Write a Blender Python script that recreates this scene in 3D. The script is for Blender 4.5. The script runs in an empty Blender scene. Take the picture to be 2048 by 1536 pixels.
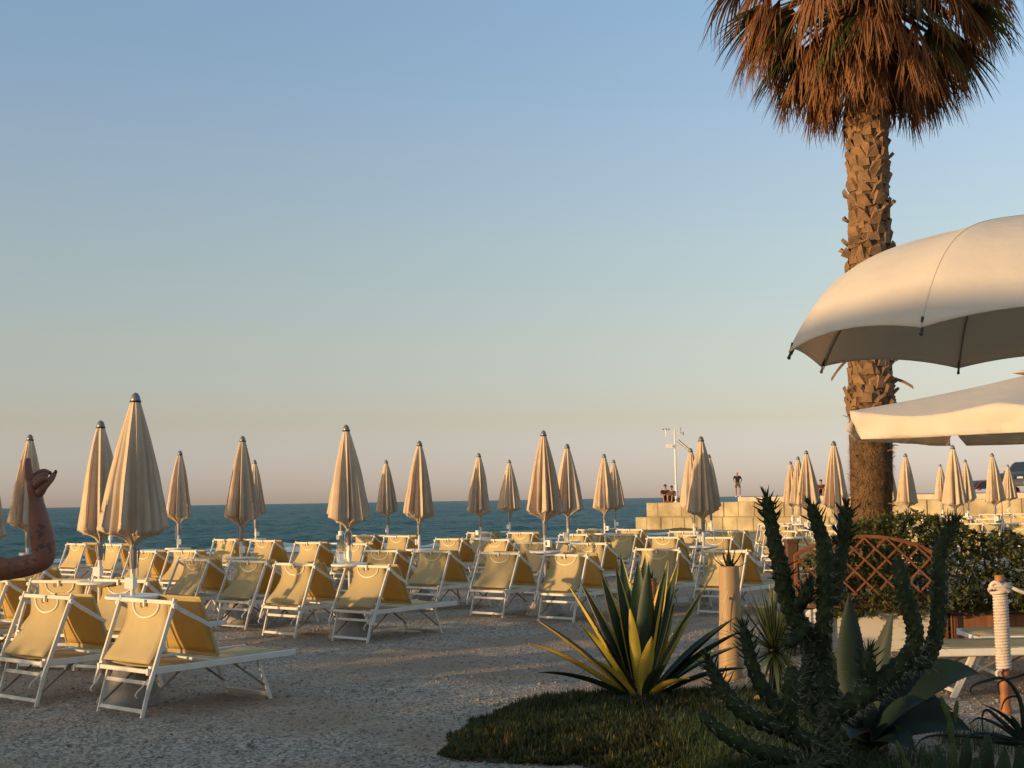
import bpy, bmesh, math, random
import numpy as np
from mathutils import Vector, Matrix, noise, Quaternion

R = math.radians
V = Vector
scene = bpy.context.scene
col = scene.collection
random.seed(7)

# ------------------------------------------------------------------ camera
F = 2600.0                     # focal length in pixels of the 2048 px wide photograph
EYE = V((0.0, 0.0, 1.5))
PITCH = math.atan(232.0 / F)
ROLL = -0.0164
CAM_M = (Matrix.Rotation(R(90) + PITCH, 3, 'X') @ Matrix.Rotation(ROLL, 3, 'Z'))
cam_data = bpy.data.cameras.new("camera")
cam_data.sensor_width = 36.0
cam_data.lens = 36.0 * F / 2048.0
cam_data.clip_start = 0.05
cam_data.clip_end = 40000.0
cam = bpy.data.objects.new("camera", cam_data)
cam.matrix_world = Matrix.Translation(EYE) @ CAM_M.to_4x4()
col.objects.link(cam)
scene.camera = cam

# ------------------------------------------------------------------ world + sun
SUN_EL = R(6.0)
SUN_AZ = R(242.0)              # clockwise from +Y
SUN_DIR = V((math.sin(SUN_AZ) * math.cos(SUN_EL), math.cos(SUN_AZ) * math.cos(SUN_EL), math.sin(SUN_EL)))
world = bpy.data.worlds.new("World")
scene.world = world
world.use_nodes = True
wn = world.node_tree
wn.nodes.clear()
sky = wn.nodes.new('ShaderNodeTexSky')
sky.sky_type = 'NISHITA'
sky.sun_disc = False
sky.sun_elevation = SUN_EL
sky.sun_rotation = SUN_AZ
sky.altitude = 0
sky.air_density = 1.0
sky.dust_density = 0.4
sky.ozone_density = 1.0
bg = wn.nodes.new('ShaderNodeBackground')
bg.inputs['Strength'].default_value = 0.15
wo = wn.nodes.new('ShaderNodeOutputWorld')
# the evening air: colour of the sky by height above the horizon
wg = wn.nodes.new('ShaderNodeTexCoord')
ws = wn.nodes.new('ShaderNodeSeparateXYZ')
wr = wn.nodes.new('ShaderNodeValToRGB')
wm = wn.nodes.new('ShaderNodeMix'); wm.data_type = 'RGBA'; wm.blend_type = 'MULTIPLY'
# the correction belongs to the half of the sky away from the sun; the sunset side keeps its own warm glow
wd = wn.nodes.new('ShaderNodeVectorMath'); wd.operation = 'DOT_PRODUCT'
wd.inputs[1].default_value = (-math.sin(SUN_AZ), -math.cos(SUN_AZ), 0)
wn.links.new(wg.outputs['Generated'], wd.inputs[0])
wf = wn.nodes.new('ShaderNodeMath'); wf.operation = 'MULTIPLY_ADD'; wf.use_clamp = True
wf.inputs[1].default_value = 1.5; wf.inputs[2].default_value = 0.95
wn.links.new(wd.outputs['Value'], wf.inputs[0]); wn.links.new(wf.outputs[0], wm.inputs['Factor'])
wn.links.new(wg.outputs['Generated'], ws.inputs[0])
wn.links.new(ws.outputs['Z'], wr.inputs['Fac'])
wn.links.new(sky.outputs[0], wm.inputs[6])
wn.links.new(wr.outputs['Color'], wm.inputs[7])
wn.links.new(wm.outputs[2], bg.inputs['Color'])
wn.links.new(bg.outputs[0], wo.inputs['Surface'])
SKY_RAMP = [(0.010, (0.592, 0.706, 1.892)), (0.060, (0.676, 0.636, 0.945)), (0.117, (0.855, 0.760, 0.865)),
            (0.191, (1.000, 0.915, 0.970)), (0.262, (1.095, 1.015, 1.130)), (0.355, (1.080, 1.130, 1.300)), (0.44, (1.25, 1.28, 1.40)),
            (0.62, (2.1, 1.95, 1.85)), (1.0, (2.6, 2.3, 2.1))]
def set_ramp(ramp, stops):
    e = ramp.elements
    while len(e) > 1:
        e.remove(e[-1])
    e[0].position = stops[0][0]; e[0].color = (*stops[0][1], 1)
    for p, c in stops[1:]:
        q = e.new(p); q.color = (*c, 1)
set_ramp(wr.color_ramp, SKY_RAMP)

sun_data = bpy.data.lights.new("sun", 'SUN')
sun_data.energy = 3.5
sun_data.angle = R(0.55)
sun_data.color = (1.0, 0.645, 0.29)
sun = bpy.data.objects.new("sun", sun_data)
sun.rotation_euler = SUN_DIR.to_track_quat('Z', 'Y').to_euler()
sun.location = (-30, -15, 20)
col.objects.link(sun)

scene.render.engine = 'CYCLES'
scene.cycles.use_denoising = True
scene.cycles.max_bounces = 8
scene.cycles.transparent_max_bounces = 12
scene.view_settings.view_transform = 'Standard'
scene.view_settings.look = 'None'
scene.view_settings.exposure = 0.6
scene.view_settings.gamma = 1.0

# ------------------------------------------------------------------ pixel <-> world helpers (photograph's 2048 x 1536 pixels)
def ray(px, py):
    return CAM_M @ V(((px - 1024.0) / F, -(py - 768.0) / F, -1.0))
def at_z(px, py, z):
    d = ray(px, py); t = (z - EYE.z) / d.z
    return EYE + d * t
def at_y(px, py, y):
    d = ray(px, py)
    return EYE + d * (y / d.y)

# ------------------------------------------------------------------ object helpers
def tag(o, label=None, cat=None, group=None, kind=None):
    if label: o['label'] = label
    if cat: o['category'] = cat
    if group: o['group'] = group
    if kind: o['kind'] = kind
    return o
def thing(name, label, cat, loc=(0, 0, 0), rz=0.0, group=None):
    o = bpy.data.objects.new(name, None)
    o.empty_display_size = 0.1
    o.location = loc; o.rotation_euler = (0, 0, rz)
    col.objects.link(o)
    return tag(o, label, cat, group)
KIDS = {}
def dup(root, loc, rot, label):
    r = root.copy(); col.objects.link(r)
    r.location = loc; r.rotation_euler = rot; r['label'] = label
    for ch in KIDS.get(root.name, []):
        c = ch.copy(); col.objects.link(c); c.parent = r
        for g in KIDS.get(ch.name, []):
            d = g.copy(); col.objects.link(d); d.parent = c
    return r

class MB:
    """collects faces; build() links them as one mesh object"""
    def __init__(self):
        self.v = []; self.f = []; self.m = []
    def add(self, vs, fs, mi=0):
        o = len(self.v)
        self.v.extend([tuple(p) for p in vs])
        self.f.extend([tuple(i + o for i in f) for f in fs])
        if isinstance(mi, (list, tuple)): self.m.extend(mi)
        else: self.m.extend([mi] * len(fs))
        return self
    def box(self, c, s, rot=None, mi=0):
        hx, hy, hz = s[0] / 2, s[1] / 2, s[2] / 2
        vs = [V((x, y, z)) for x in (-hx, hx) for y in (-hy, hy) for z in (-hz, hz)]
        if rot is not None: vs = [rot @ p for p in vs]
        vs = [p + V(c) for p in vs]
        return self.add(vs, [(0, 1, 3, 2), (4, 6, 7, 5), (0, 4, 5, 1), (2, 3, 7, 6), (0, 2, 6, 4), (1, 5, 7, 3)], mi)
    def bar(self, p, q, w, h, side=None, mi=0, bev=0.12):
        """rectangular bar with chamfered edges from p to q, w along side, h across it"""
        p, q = V(p), V(q); t = (q - p).normalized()
        s = V(side) if side is not None else (t.cross(V((0, 0, 1))) if abs(t.z) < .95 else V((0, 1, 0)))
        s = (s - t * s.dot(t)).normalized(); n = s.cross(t)
        b = min(w, h) * bev
        prof = [(w/2-b, h/2), (-w/2+b, h/2), (-w/2, h/2-b), (-w/2, -h/2+b), (-w/2+b, -h/2), (w/2-b, -h/2), (w/2, -h/2+b), (w/2, h/2-b)]
        vs = [c + s * a + n * e for c in (p, q) for a, e in prof]
        k = 8
        fs = [(i, (i+1) % k, k+(i+1) % k, k+i) for i in range(k)] + [tuple(range(k))[::-1], tuple(range(k, 2*k))]
        return self.add(vs, fs, mi)
    def tube(self, path, rad, n=8, cap=True, mi=0, mod=None):
        path = [V(p) for p in path]; m = len(path)
        if not isinstance(rad, (list, tuple)): rad = [rad] * m
        t0 = (path[1] - path[0]).normalized()
        ref = V((0, 0, 1)) if abs(t0.z) < .9 else V((1, 0, 0))
        s = t0.cross(ref).normalized(); vs = []
        for i, p in enumerate(path):
            t = (path[min(i+1, m-1)] - path[max(i-1, 0)]).normalized()
            s = (s - t * s.dot(t)).normalized(); b = t.cross(s)
            for k in range(n):
                a = 2 * math.pi * k / n
                r = rad[i] * (mod(i, k) if mod else 1)
                vs.append(p + (s * math.cos(a) + b * math.sin(a)) * r)
        fs = [(i*n+k, i*n+(k+1) % n, (i+1)*n+(k+1) % n, (i+1)*n+k) for i in range(m-1) for k in range(n)]
        if cap: fs += [tuple(range(n))[::-1], tuple(range((m-1)*n, m*n))]
        return self.add(vs, fs, mi)
    def lathe(self, prof, n=24, c=(0, 0, 0), mi=0, cap=True):
        vs = [(c[0] + r * math.cos(2*math.pi*k/n), c[1] + r * math.sin(2*math.pi*k/n), c[2] + z) for r, z in prof for k in range(n)]
        m = len(prof)
        fs = [(i*n+k, i*n+(k+1) % n, (i+1)*n+(k+1) % n, (i+1)*n+k) for i in range(m-1) for k in range(n)]
        if cap: fs += [tuple(range(n))[::-1], tuple(range((m-1)*n, m*n))]
        return self.add(vs, fs, mi)
    def grid(self, pts, mi=0, close=False):
        a, b = len(pts), len(pts[0])
        vs = [p for row in pts for p in row]
        fs = []
        for i in range(a-1):
            for j in range(b if close else b-1):
                fs.append((i*b+j, i*b+(j+1) % b, (i+1)*b+(j+1) % b, (i+1)*b+j))
        return self.add(vs, fs, mi)
    def build(self, name, mats, parent=None, smooth=False, loc=None):
        me = bpy.data.meshes.new(name)
        me.from_pydata(self.v, [], self.f)
        if not isinstance(mats, (list, tuple)): mats = [mats]
        for x in mats: me.materials.append(x)
        if len(mats) > 1: me.polygons.foreach_set('material_index', self.m)
        if smooth: me.polygons.foreach_set('use_smooth', [True] * len(self.f))
        me.update()
        o = bpy.data.objects.new(name, me)
        col.objects.link(o)
        if loc is not None: o.location = loc
        if parent is not None:
            o.parent = parent
            KIDS.setdefault(parent.name, []).append(o)
        return o
def solidify(o, th, off=0.0):
    m = o.modifiers.new("thickness", 'SOLIDIFY'); m.thickness = th; m.offset = off
    return o
def bez(a, b, c, n):
    a, b, c = V(a), V(b), V(c)
    return [a*(1-t)**2 + b*2*t*(1-t) + c*t*t for t in [i/(n-1) for i in range(n)]]
def smooth_path(pts, n):
    """Catmull-Rom through pts, n samples per span"""
    P = [V(p) for p in pts]; P = [P[0]*2-P[1]] + P + [P[-1]*2-P[-2]]
    out = []
    for i in range(1, len(P)-2):
        for k in range(n):
            t = k / n
            out.append(0.5*((2*P[i]) + (P[i+1]-P[i-1])*t + (2*P[i-1]-5*P[i]+4*P[i+1]-P[i+2])*t*t + (3*P[i]-P[i-1]-3*P[i+1]+P[i+2])*t**3))
    out.append(P[-2]); return out
def lerp(a, b, t): return a + (b - a) * t
def ordinal(n):
    w = ['zeroth', 'first', 'second', 'third', 'fourth', 'fifth', 'sixth', 'seventh', 'eighth', 'ninth', 'tenth', 'eleventh', 'twelfth', 'thirteenth', 'fourteenth', 'fifteenth', 'sixteenth', 'seventeenth', 'eighteenth', 'nineteenth']
    if n < 20: return w[n]
    t = {2: 'twent', 3: 'thirt'}[n // 10]
    return t + 'ieth' if n % 10 == 0 else t + 'y-' + w[n % 10]

# ------------------------------------------------------------------ materials
def mat(name, c, rough=0.6, var=0.15, scale=6.0, bump=0.0, bscale=60.0, spec=0.3, metal=0.0, trans=0.0, tcol=None,
        c2=None, stretch=(1, 1, 1), rnd=0.0, detail=4.0, coat=0.0, bdist=0.01, open_=0.0):
    m = bpy.data.materials.new(name); m.use_nodes = True
    nt = m.node_tree; N = nt.nodes; L = nt.links
    p = N['Principled BSDF']; out = N['Material Output']
    p.inputs['Roughness'].default_value = rough
    p.inputs['Specular IOR Level'].default_value = spec
    p.inputs['Metallic'].default_value = metal
    p.inputs['Coat Weight'].default_value = coat
    tc = N.new('ShaderNodeTexCoord'); mp = N.new('ShaderNodeMapping')
    mp.inputs['Scale'].default_value = stretch
    L.new(tc.outputs['Object'], mp.inputs['Vector'])
    nz = N.new('ShaderNodeTexNoise'); nz.inputs['Scale'].default_value = scale; nz.inputs['Detail'].default_value = detail
    L.new(mp.outputs[0], nz.inputs['Vector'])
    rp = N.new('ShaderNodeValToRGB')
    lo = c2 if c2 is not None else tuple(x * (1 - var) for x in c)
    hi = c if c2 is not None else tuple(min(1, x * (1 + var)) for x in c)
    set_ramp(rp.color_ramp, [(0.32, lo), (0.68, hi)])
    L.new(nz.outputs['Fac'], rp.inputs['Fac'])
    src = rp.outputs['Color']
    if rnd:
        oi = N.new('ShaderNodeObjectInfo'); mr = N.new('ShaderNodeMapRange')
        mr.inputs['To Min'].default_value = 1 - rnd; mr.inputs['To Max'].default_value = 1 + rnd
        L.new(oi.outputs['Random'], mr.inputs['Value'])
        mx = N.new('ShaderNodeVectorMath'); mx.operation = 'SCALE'
        L.new(src, mx.inputs[0]); L.new(mr.outputs[0], mx.inputs['Scale']); src = mx.outputs[0]
    L.new(src, p.inputs['Base Color'])
    if bump:
        nb = N.new('ShaderNodeTexNoise'); nb.inputs['Scale'].default_value = bscale; nb.inputs['Detail'].default_value = 3
        L.new(mp.outputs[0], nb.inputs['Vector'])
        bp = N.new('ShaderNodeBump'); bp.inputs['Strength'].default_value = bump; bp.inputs['Distance'].default_value = bdist
        L.new(nb.outputs['Fac'], bp.inputs['Height']); L.new(bp.outputs[0], p.inputs['Normal'])
    if trans:
        t = N.new('ShaderNodeBsdfTranslucent'); mix = N.new('ShaderNodeMixShader'); mix.inputs[0].default_value = trans
        if tcol: t.inputs['Color'].default_value = (*tcol, 1)
        else: L.new(src, t.inputs['Color'])
        L.new(p.outputs[0], mix.inputs[1]); L.new(t.outputs[0], mix.inputs[2]); L.new(mix.outputs[0], out.inputs['Surface'])
        if open_:       # an open weave lets part of the light straight through
            tr = N.new('ShaderNodeBsdfTransparent'); m2 = N.new('ShaderNodeMixShader'); m2.inputs[0].default_value = open_
            tr.inputs['Color'].default_value = (1.0, .80, .50, 1)
            L.new(mix.outputs[0], m2.inputs[1]); L.new(tr.outputs[0], m2.inputs[2]); L.new(m2.outputs[0], out.inputs['Surface'])
    return m

M = {}
M['frame'] = mat('white_metal', (.64, .60, .53), .45, .06, 9, spec=.4, rnd=.04)
M['stay'] = mat('dark_strut', (.20, .17, .14), .5, .2)
M['mesh_fabric'] = mat('cream_mesh_fabric', (.56, .455, .25), .75, .10, 4, bump=.12, bscale=260, trans=.22, tcol=(.62, .45, .18), rnd=.10, open_=.17)
M['hood_fabric'] = mat('cream_hood_fabric', (.60, .44, .17), .8, .07, 5, bump=.1, bscale=240, trans=.45, tcol=(.85, .54, .17), rnd=.08)
M['band'] = mat('pale_band', (.78, .72, .55), .7, .05)
M['plastic'] = mat('white_plastic', (.74, .71, .65), .4, .05)
M['canopy'] = mat('beige_canopy_fabric', (.61, .48, .355), .85, .08, 7, bump=.15, bscale=180, trans=.12, tcol=(.62, .40, .22), rnd=.05)
M['cap'] = mat('grey_cap', (.20, .20, .20), .42, .15, metal=.6)
M['cap_band'] = mat('dark_cap_band', (.03, .03, .03), .5)
M['pole'] = mat('white_pole', (.70, .66, .60), .4, .05)
M['sleeve'] = mat('grey_sleeve', (.28, .26, .25), .5, .1)
M['concrete_base'] = mat('grey_cone_concrete', (.34, .31, .28), .85, .15, 12, bump=.4, bscale=90)
M['white_canvas'] = mat('white_canvas', (.73, .67, .61), .85, .05, 2.5, bump=.15, bscale=9, bdist=.05, trans=.30, tcol=(.86, .70, .50))
M['dark_metal'] = mat('dark_metal', (.05, .045, .04), .4, .1)
M['palm_trunk'] = mat('palm_trunk', (.15, .09, .05), .9, .3, 9, bump=.8, bscale=40, bdist=.02, c2=(.06, .036, .02))
M['palm_boot'] = mat('palm_leaf_base', (.25, .145, .080), .85, .3, 7, bump=.6, bscale=50, bdist=.012, c2=(.12, .072, .04))
M['palm_fibre'] = mat('palm_fibre', (.19, .105, .05), .9, .5, 12)
M['palm_dead'] = mat('dead_palm_leaf', (.29, .145, .07), .8, .4, 3, c2=(.115, .05, .026), trans=.2, tcol=(.35, .16, .05))
M['palm_green'] = mat('palm_leaf', (.05, .062, .022), .55, .35, 3, trans=.25, tcol=(.10, .12, .03))
M['wall_stone'] = mat('pier_stone', (.50, .415, .265), .9, .22, .9, bump=.6, bscale=9, bdist=.03, c2=(.24, .19, .12), detail=8)
M['coping'] = mat('pier_coping', (.47, .40, .30), .9, .12, 2, bump=.3, bscale=20)
M['wood_red'] = mat('reddish_wood', (.20, .076, .034), .6, .25, 5, bump=.3, bscale=40, stretch=(1, 1, 6))
M['wood_dark'] = mat('dark_wood', (.09, .04, .022), .65, .3, 6)
M['planter_wood'] = mat('planter_wood', (.24, .105, .05), .65, .25, 4, bump=.3, bscale=30, stretch=(6, 6, 1))
M['planter_white'] = mat('planter_white', (.60, .55, .50), .55, .05, 3)
M['hedge_leaf'] = mat('hedge_leaf', (.115, .120, .026), .45, .4, 14, c2=(.014, .022, .008), trans=.25, tcol=(.16, .16, .03), spec=.4)  # shade and sparse sunlit leaves are mixed into this colour
M['hedge_twig'] = mat('hedge_twig', (.07, .05, .03), .9)
M['bamboo'] = mat('bamboo_cane', (.38, .25, .135), .5, .14, 5, bump=.2, bscale=20, stretch=(1, 1, .15))
M['rust_post'] = mat('rusty_post', (.30, .12, .045), .55, .25, 9)
M['rope'] = mat('pale_rope', (.62, .52, .46), .9, .12, 20, bump=.5, bscale=120)
M['agave_green'] = mat('agave_green', (.022, .042, .020), .5, .25, 4, spec=.35)
M['agave_yellow'] = mat('agave_yellow_margin', (.66, .47, .065), .5, .12, 6, spec=.35, trans=.15, tcol=(.6, .42, .04))
M['agave_dry'] = mat('agave_dry', (.06, .035, .022), .7, .3)
M['agave_blue'] = mat('broad_agave_green', (.010, .023, .015), .5, .22, 3, spec=.3)
M['cactus'] = mat('cactus_green', (.042, .056, .021), .7, .3, 16, bump=.5, bscale=60, c2=(.014, .021, .010), spec=.2)
M['cactus_bark'] = mat('cactus_bark', (.075, .062, .032), .8, .3, 14, bump=.6, bscale=60)
M['spine'] = mat('cactus_spine', (.36, .32, .22), .5, .1)
M['cover'] = mat('ground_cover_leaf', (.050, .066, .020), .55, .4, 1.6, c2=(.018, .026, .009), trans=.2, tcol=(.16, .13, .03))
M['cover_red'] = mat('ground_cover_tip', (.16, .09, .025), .6, .35, 2, trans=.2, tcol=(.25, .12, .03))
M['grass'] = mat('grass_blade', (.042, .066, .02), .6, .3, 2, trans=.2, tcol=(.1, .15, .03))
M['soil'] = mat('soil', (.05, .038, .026), .95, .3, 6, bump=.5, bscale=40)
M['aloe'] = mat('aloe_leaf', (.018, .022, .015), .5, .3, 6)
M['opuntia'] = mat('opuntia_pad', (.016, .032, .012), .55, .25, 7, bump=.2, bscale=40)
M['opuntia_young'] = mat('opuntia_young_pad', (.050, .078, .016), .5, .25, 7, trans=.12)
M['yucca'] = mat('yucca_leaf', (.045, .065, .028), .5, .25, 4)
M['yucca_cream'] = mat('yucca_margin', (.50, .42, .12), .5, .15, 4)
M['dead_leaf'] = mat('dead_leaf', (.45, .30, .06), .7, .25, 20)
M['pebble'] = mat('pebble', (.38, .325, .27), .8, .35, 9, rnd=0, c2=(.15, .13, .11))
M['skin'] = mat('skin', (.22, .085, .054), .55, .12, 18, spec=.35)
M['skin_far'] = mat('tanned_skin', (.34, .17, .11), .6, .1)
M['black_cloth'] = mat('black_cloth', (.018, .017, .017), .85)
M['olive_cloth'] = mat('olive_cloth', (.10, .085, .055), .85)
M['red_cloth'] = mat('dark_red_cloth', (.10, .022, .016), .85)
M['brown_cloth'] = mat('brown_cloth', (.08, .05, .035), .85)
M['hair'] = mat('dark_hair', (.03, .02, .014), .6)
M['nail'] = mat('dark_nail', (.12, .05, .04), .25)
M['shoe'] = mat('white_shoe', (.6, .57, .53), .6)
M['panel'] = mat('solar_panel', (.015, .018, .03), .2)
M['car_paint'] = mat('dark_car_paint', (.03, .035, .05), .3, .05, coat=.6)
M['car_red'] = mat('red_car_paint', (.14, .025, .02), .3, .05, coat=.6)
M['car_glass'] = mat('car_glass', (.02, .025, .03), .08, .02, spec=.6)
M['car_trim'] = mat('car_trim', (.45, .43, .42), .3, .05)
M['tyre'] = mat('tyre', (.02, .02, .02), .8)
M['bar_wall'] = mat('plaster', (.5, .44, .36), .9, .1, 2)
M['bar_roof'] = mat('roof_tiles', (.28, .14, .09), .9, .2, 5)
M['tree_leaf'] = mat('tree_leaf', (.05, .07, .02), .6, .3, 1)
M['bark'] = mat('bark', (.12, .085, .06), .9, .3, 6)
m = bpy.data.materials.new('clear_glass'); m.use_nodes = True
p = m.node_tree.nodes['Principled BSDF']; p.inputs['Transmission Weight'].default_value = 1.0; p.inputs['Roughness'].default_value = .05
p.inputs['IOR'].default_value = 1.3; p.inputs['Base Color'].default_value = (.95, .95, .93, 1)
M['glass'] = m
# tattoo ink on the near arm: dark script-like patches
m = M['skin']; nt = m.node_tree; N = nt.nodes; L = nt.links
p = N['Principled BSDF']; old = p.inputs['Base Color'].links[0].from_socket
geo = N.new('ShaderNodeNewGeometry')
def ink(c, r, sc, st, thr):
    d = N.new('ShaderNodeVectorMath'); d.operation = 'DISTANCE'; d.inputs[1].default_value = c
    L.new(geo.outputs['Position'], d.inputs[0])
    mp = N.new('ShaderNodeMapping'); mp.inputs['Scale'].default_value = st; L.new(geo.outputs['Position'], mp.inputs['Vector'])
    nz = N.new('ShaderNodeTexNoise'); nz.inputs['Scale'].default_value = sc; nz.inputs['Detail'].default_value = 2; L.new(mp.outputs[0], nz.inputs['Vector'])
    a = N.new('ShaderNodeMath'); a.operation = 'LESS_THAN'; a.inputs[1].default_value = r; L.new(d.outputs['Value'], a.inputs[0])
    b = N.new('ShaderNodeMath'); b.operation = 'GREATER_THAN'; b.inputs[1].default_value = thr; L.new(nz.outputs['Fac'], b.inputs[0])
    x = N.new('ShaderNodeMath'); x.operation = 'MULTIPLY'; L.new(a.outputs[0], x.inputs[0]); L.new(b.outputs[0], x.inputs[1])
    return x
ARM_Y = 3.6
i1 = ink(at_y(26, 1129, ARM_Y - .04), .042, 55, (1, 1, 2.2), .57)
i2 = ink(at_y(72, 1085, ARM_Y - .03), .050, 45, (1, 1, 1), .55)
mxn = N.new('ShaderNodeMath'); mxn.operation = 'MAXIMUM'; L.new(i1.outputs[0], mxn.inputs[0]); L.new(i2.outputs[0], mxn.inputs[1])
sc_ = N.new('ShaderNodeMath'); sc_.operation = 'MULTIPLY'; sc_.inputs[1].default_value = .55; L.new(mxn.outputs[0], sc_.inputs[0])
mx = N.new('ShaderNodeMix'); mx.data_type = 'RGBA'; L.new(sc_.outputs[0], mx.inputs[0]); L.new(old, mx.inputs[6]); mx.inputs[7].default_value = (.025, .02, .025, 1)
L.new(mx.outputs[2], p.inputs['Base Color'])

# ground (gravel) material
def ground_mat():
    m = bpy.data.materials.new('gravel_beach'); m.use_nodes = True
    nt = m.node_tree; N = nt.nodes; L = nt.links; p = N['Principled BSDF']
    p.inputs['Roughness'].default_value = .9; p.inputs['Specular IOR Level'].default_value = .2
    tc = N.new('ShaderNodeTexCoord')
    vo = N.new('ShaderNodeTexVoronoi'); vo.inputs['Scale'].default_value = 55; L.new(tc.outputs['Object'], vo.inputs['Vector'])
    sv = N.new('ShaderNodeSeparateColor'); L.new(vo.outputs['Color'], sv.inputs[0])
    r1 = N.new('ShaderNodeValToRGB'); set_ramp(r1.color_ramp, [(0, (.165, .130, .099)), (.5, (.335, .272, .212)), (1, (.55, .46, .365))])
    L.new(sv.outputs[0], r1.inputs['Fac'])
    nz = N.new('ShaderNodeTexNoise'); nz.inputs['Scale'].default_value = .55; nz.inputs['Detail'].default_value = 6; L.new(tc.outputs['Object'], nz.inputs['Vector'])
    r2 = N.new('ShaderNodeValToRGB'); set_ramp(r2.color_ramp, [(.42, (0, 0, 0)), (.58, (1, 1, 1))]); L.new(nz.outputs['Fac'], r2.inputs['Fac'])
    mx = N.new('ShaderNodeMix'); mx.data_type = 'RGBA'; mx.inputs[7].default_value = (.30, .21, .14, 1)
    sc = N.new('ShaderNodeMath'); sc.operation = 'MULTIPLY'; sc.inputs[1].default_value = .75; L.new(r2.outputs[0], sc.inputs[0])
    L.new(sc.outputs[0], mx.inputs[0]); L.new(r1.outputs['Color'], mx.inputs[6]); L.new(mx.outputs[2], p.inputs['Base Color'])
    n2 = N.new('ShaderNodeTexNoise'); n2.inputs['Scale'].default_value = 14; n2.inputs['Detail'].default_value = 6; L.new(tc.outputs['Object'], n2.inputs['Vector'])
    b1 = N.new('ShaderNodeBump'); b1.inputs['Strength'].default_value = .7; b1.inputs['Distance'].default_value = .01; L.new(vo.outputs['Distance'], b1.inputs['Height']); b1.invert = True
    b2 = N.new('ShaderNodeBump'); b2.inputs['Strength'].default_value = .8; b2.inputs['Distance'].default_value = .03; L.new(n2.outputs['Fac'], b2.inputs['Height'])
    L.new(b1.outputs[0], b2.inputs['Normal']); L.new(b2.outputs[0], p.inputs['Normal'])
    return m
M['ground'] = ground_mat()
def sea_mat():
    m = bpy.data.materials.new('sea_water'); m.use_nodes = True
    nt = m.node_tree; N = nt.nodes; L = nt.links; p = N['Principled BSDF']
    p.inputs['Roughness'].default_value = .35; p.inputs['Specular IOR Level'].default_value = .10
    tc = N.new('ShaderNodeTexCoord')
    n0 = N.new('ShaderNodeTexNoise'); n0.inputs['Scale'].default_value = .05; n0.inputs['Detail'].default_value = 5; L.new(tc.outputs['Object'], n0.inputs['Vector'])
    r = N.new('ShaderNodeValToRGB'); set_ramp(r.color_ramp, [(.35, (.010, .060, .060)), (.65, (.030, .125, .112))]); L.new(n0.outputs['Fac'], r.inputs['Fac'])
    # scattered small whitecaps
    n3 = N.new('ShaderNodeTexNoise'); n3.inputs['Scale'].default_value = .35; n3.inputs['Detail'].default_value = 5; n3.inputs['Roughness'].default_value = .7
    mp3 = N.new('ShaderNodeMapping'); mp3.inputs['Rotation'].default_value = (0, 0, R(-41)); mp3.inputs['Scale'].default_value = (.35, 1, 1)
    L.new(tc.outputs['Object'], mp3.inputs['Vector']); L.new(mp3.outputs[0], n3.inputs['Vector'])
    r3 = N.new('ShaderNodeValToRGB'); set_ramp(r3.color_ramp, [(.665, (0, 0, 0)), (.71, (1, 1, 1))]); L.new(n3.outputs['Fac'], r3.inputs['Fac'])
    mx = N.new('ShaderNodeMix'); mx.data_type = 'RGBA'; L.new(r3.outputs[0], mx.inputs[0]); L.new(r.outputs[0], mx.inputs[6]); mx.inputs[7].default_value = (.55, .58, .58, 1)
    L.new(mx.outputs[2], p.inputs['Base Color'])
    mp = N.new('ShaderNodeMapping'); mp.inputs['Rotation'].default_value = (0, 0, R(-41)); mp.inputs['Scale'].default_value = (.6, 1.6, 1)
    L.new(tc.outputs['Object'], mp.inputs['Vector'])
    n1 = N.new('ShaderNodeTexNoise'); n1.inputs['Scale'].default_value = 1.3; n1.inputs['Detail'].default_value = 6; L.new(mp.outputs[0], n1.inputs['Vector'])
    b = N.new('ShaderNodeBump'); b.inputs['Strength'].default_value = 1.0; b.inputs['Distance'].default_value = .6; L.new(n1.outputs['Fac'], b.inputs['Height'])
    L.new(b.outputs[0], p.inputs['Normal'])
    return m
M['sea'] = sea_mat()
M['foam'] = mat('foam', (.6, .6, .58), .8, .1, 3)

# ------------------------------------------------------------------ ground and sea
SHORE_P = V((-14.0, 43.0)); SHORE_T = V((.75, .66)).normalized(); SHORE_N = V((-SHORE_T.y, SHORE_T.x))
def shore_q(x, y): return (x - SHORE_P.x) * SHORE_N.x + (y - SHORE_P.y) * SHORE_N.y
SEA_Z = -.35
def ground_z(x, y):
    q = shore_q(x, y); z = 0.0
    if q > -12:
        t = min(1.0, (q + 12) / 20.0); z = -.35 * (t * 12 / 7.2) ** 1.3 if t < .6 else -.35 - (t - .6) * 1.6
    return z
def ground_n(x, y):
    z = ground_z(x, y)
    a = noise.noise((x * .55, y * .55, 0)) * .022 + noise.noise((x * 1.7, y * 1.7, 3)) * .018 + max(0, noise.noise((x * 2.9, y * 2.3, 17)) - .12) * -.05
    if y < 34: a += noise.noise((x * 4.6, y * 4.6, 8)) * .010
    return z + a
def build_ground():
    mb = MB()
    ys = [-30, -10, 0, 2, 4]; y = 4.6
    while y < 75: ys.append(y); y *= 1.0065
    ys += [80, 95, 120, 200, 400]
    rows = []
    nx = 300
    for y in ys:
        w = max(14.0, abs(y) * .62 + 6)
        if y > 74: w = 60 + y * .8
        rows.append([(x, y, ground_n(x, y)) for x in [(-1 + 2 * i / (nx - 1)) * w for i in range(nx)]])
    mb.grid(rows)
    o = mb.build('beach_ground', M['ground'], smooth=True)
    tag(o, kind='structure')
build_ground()
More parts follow.
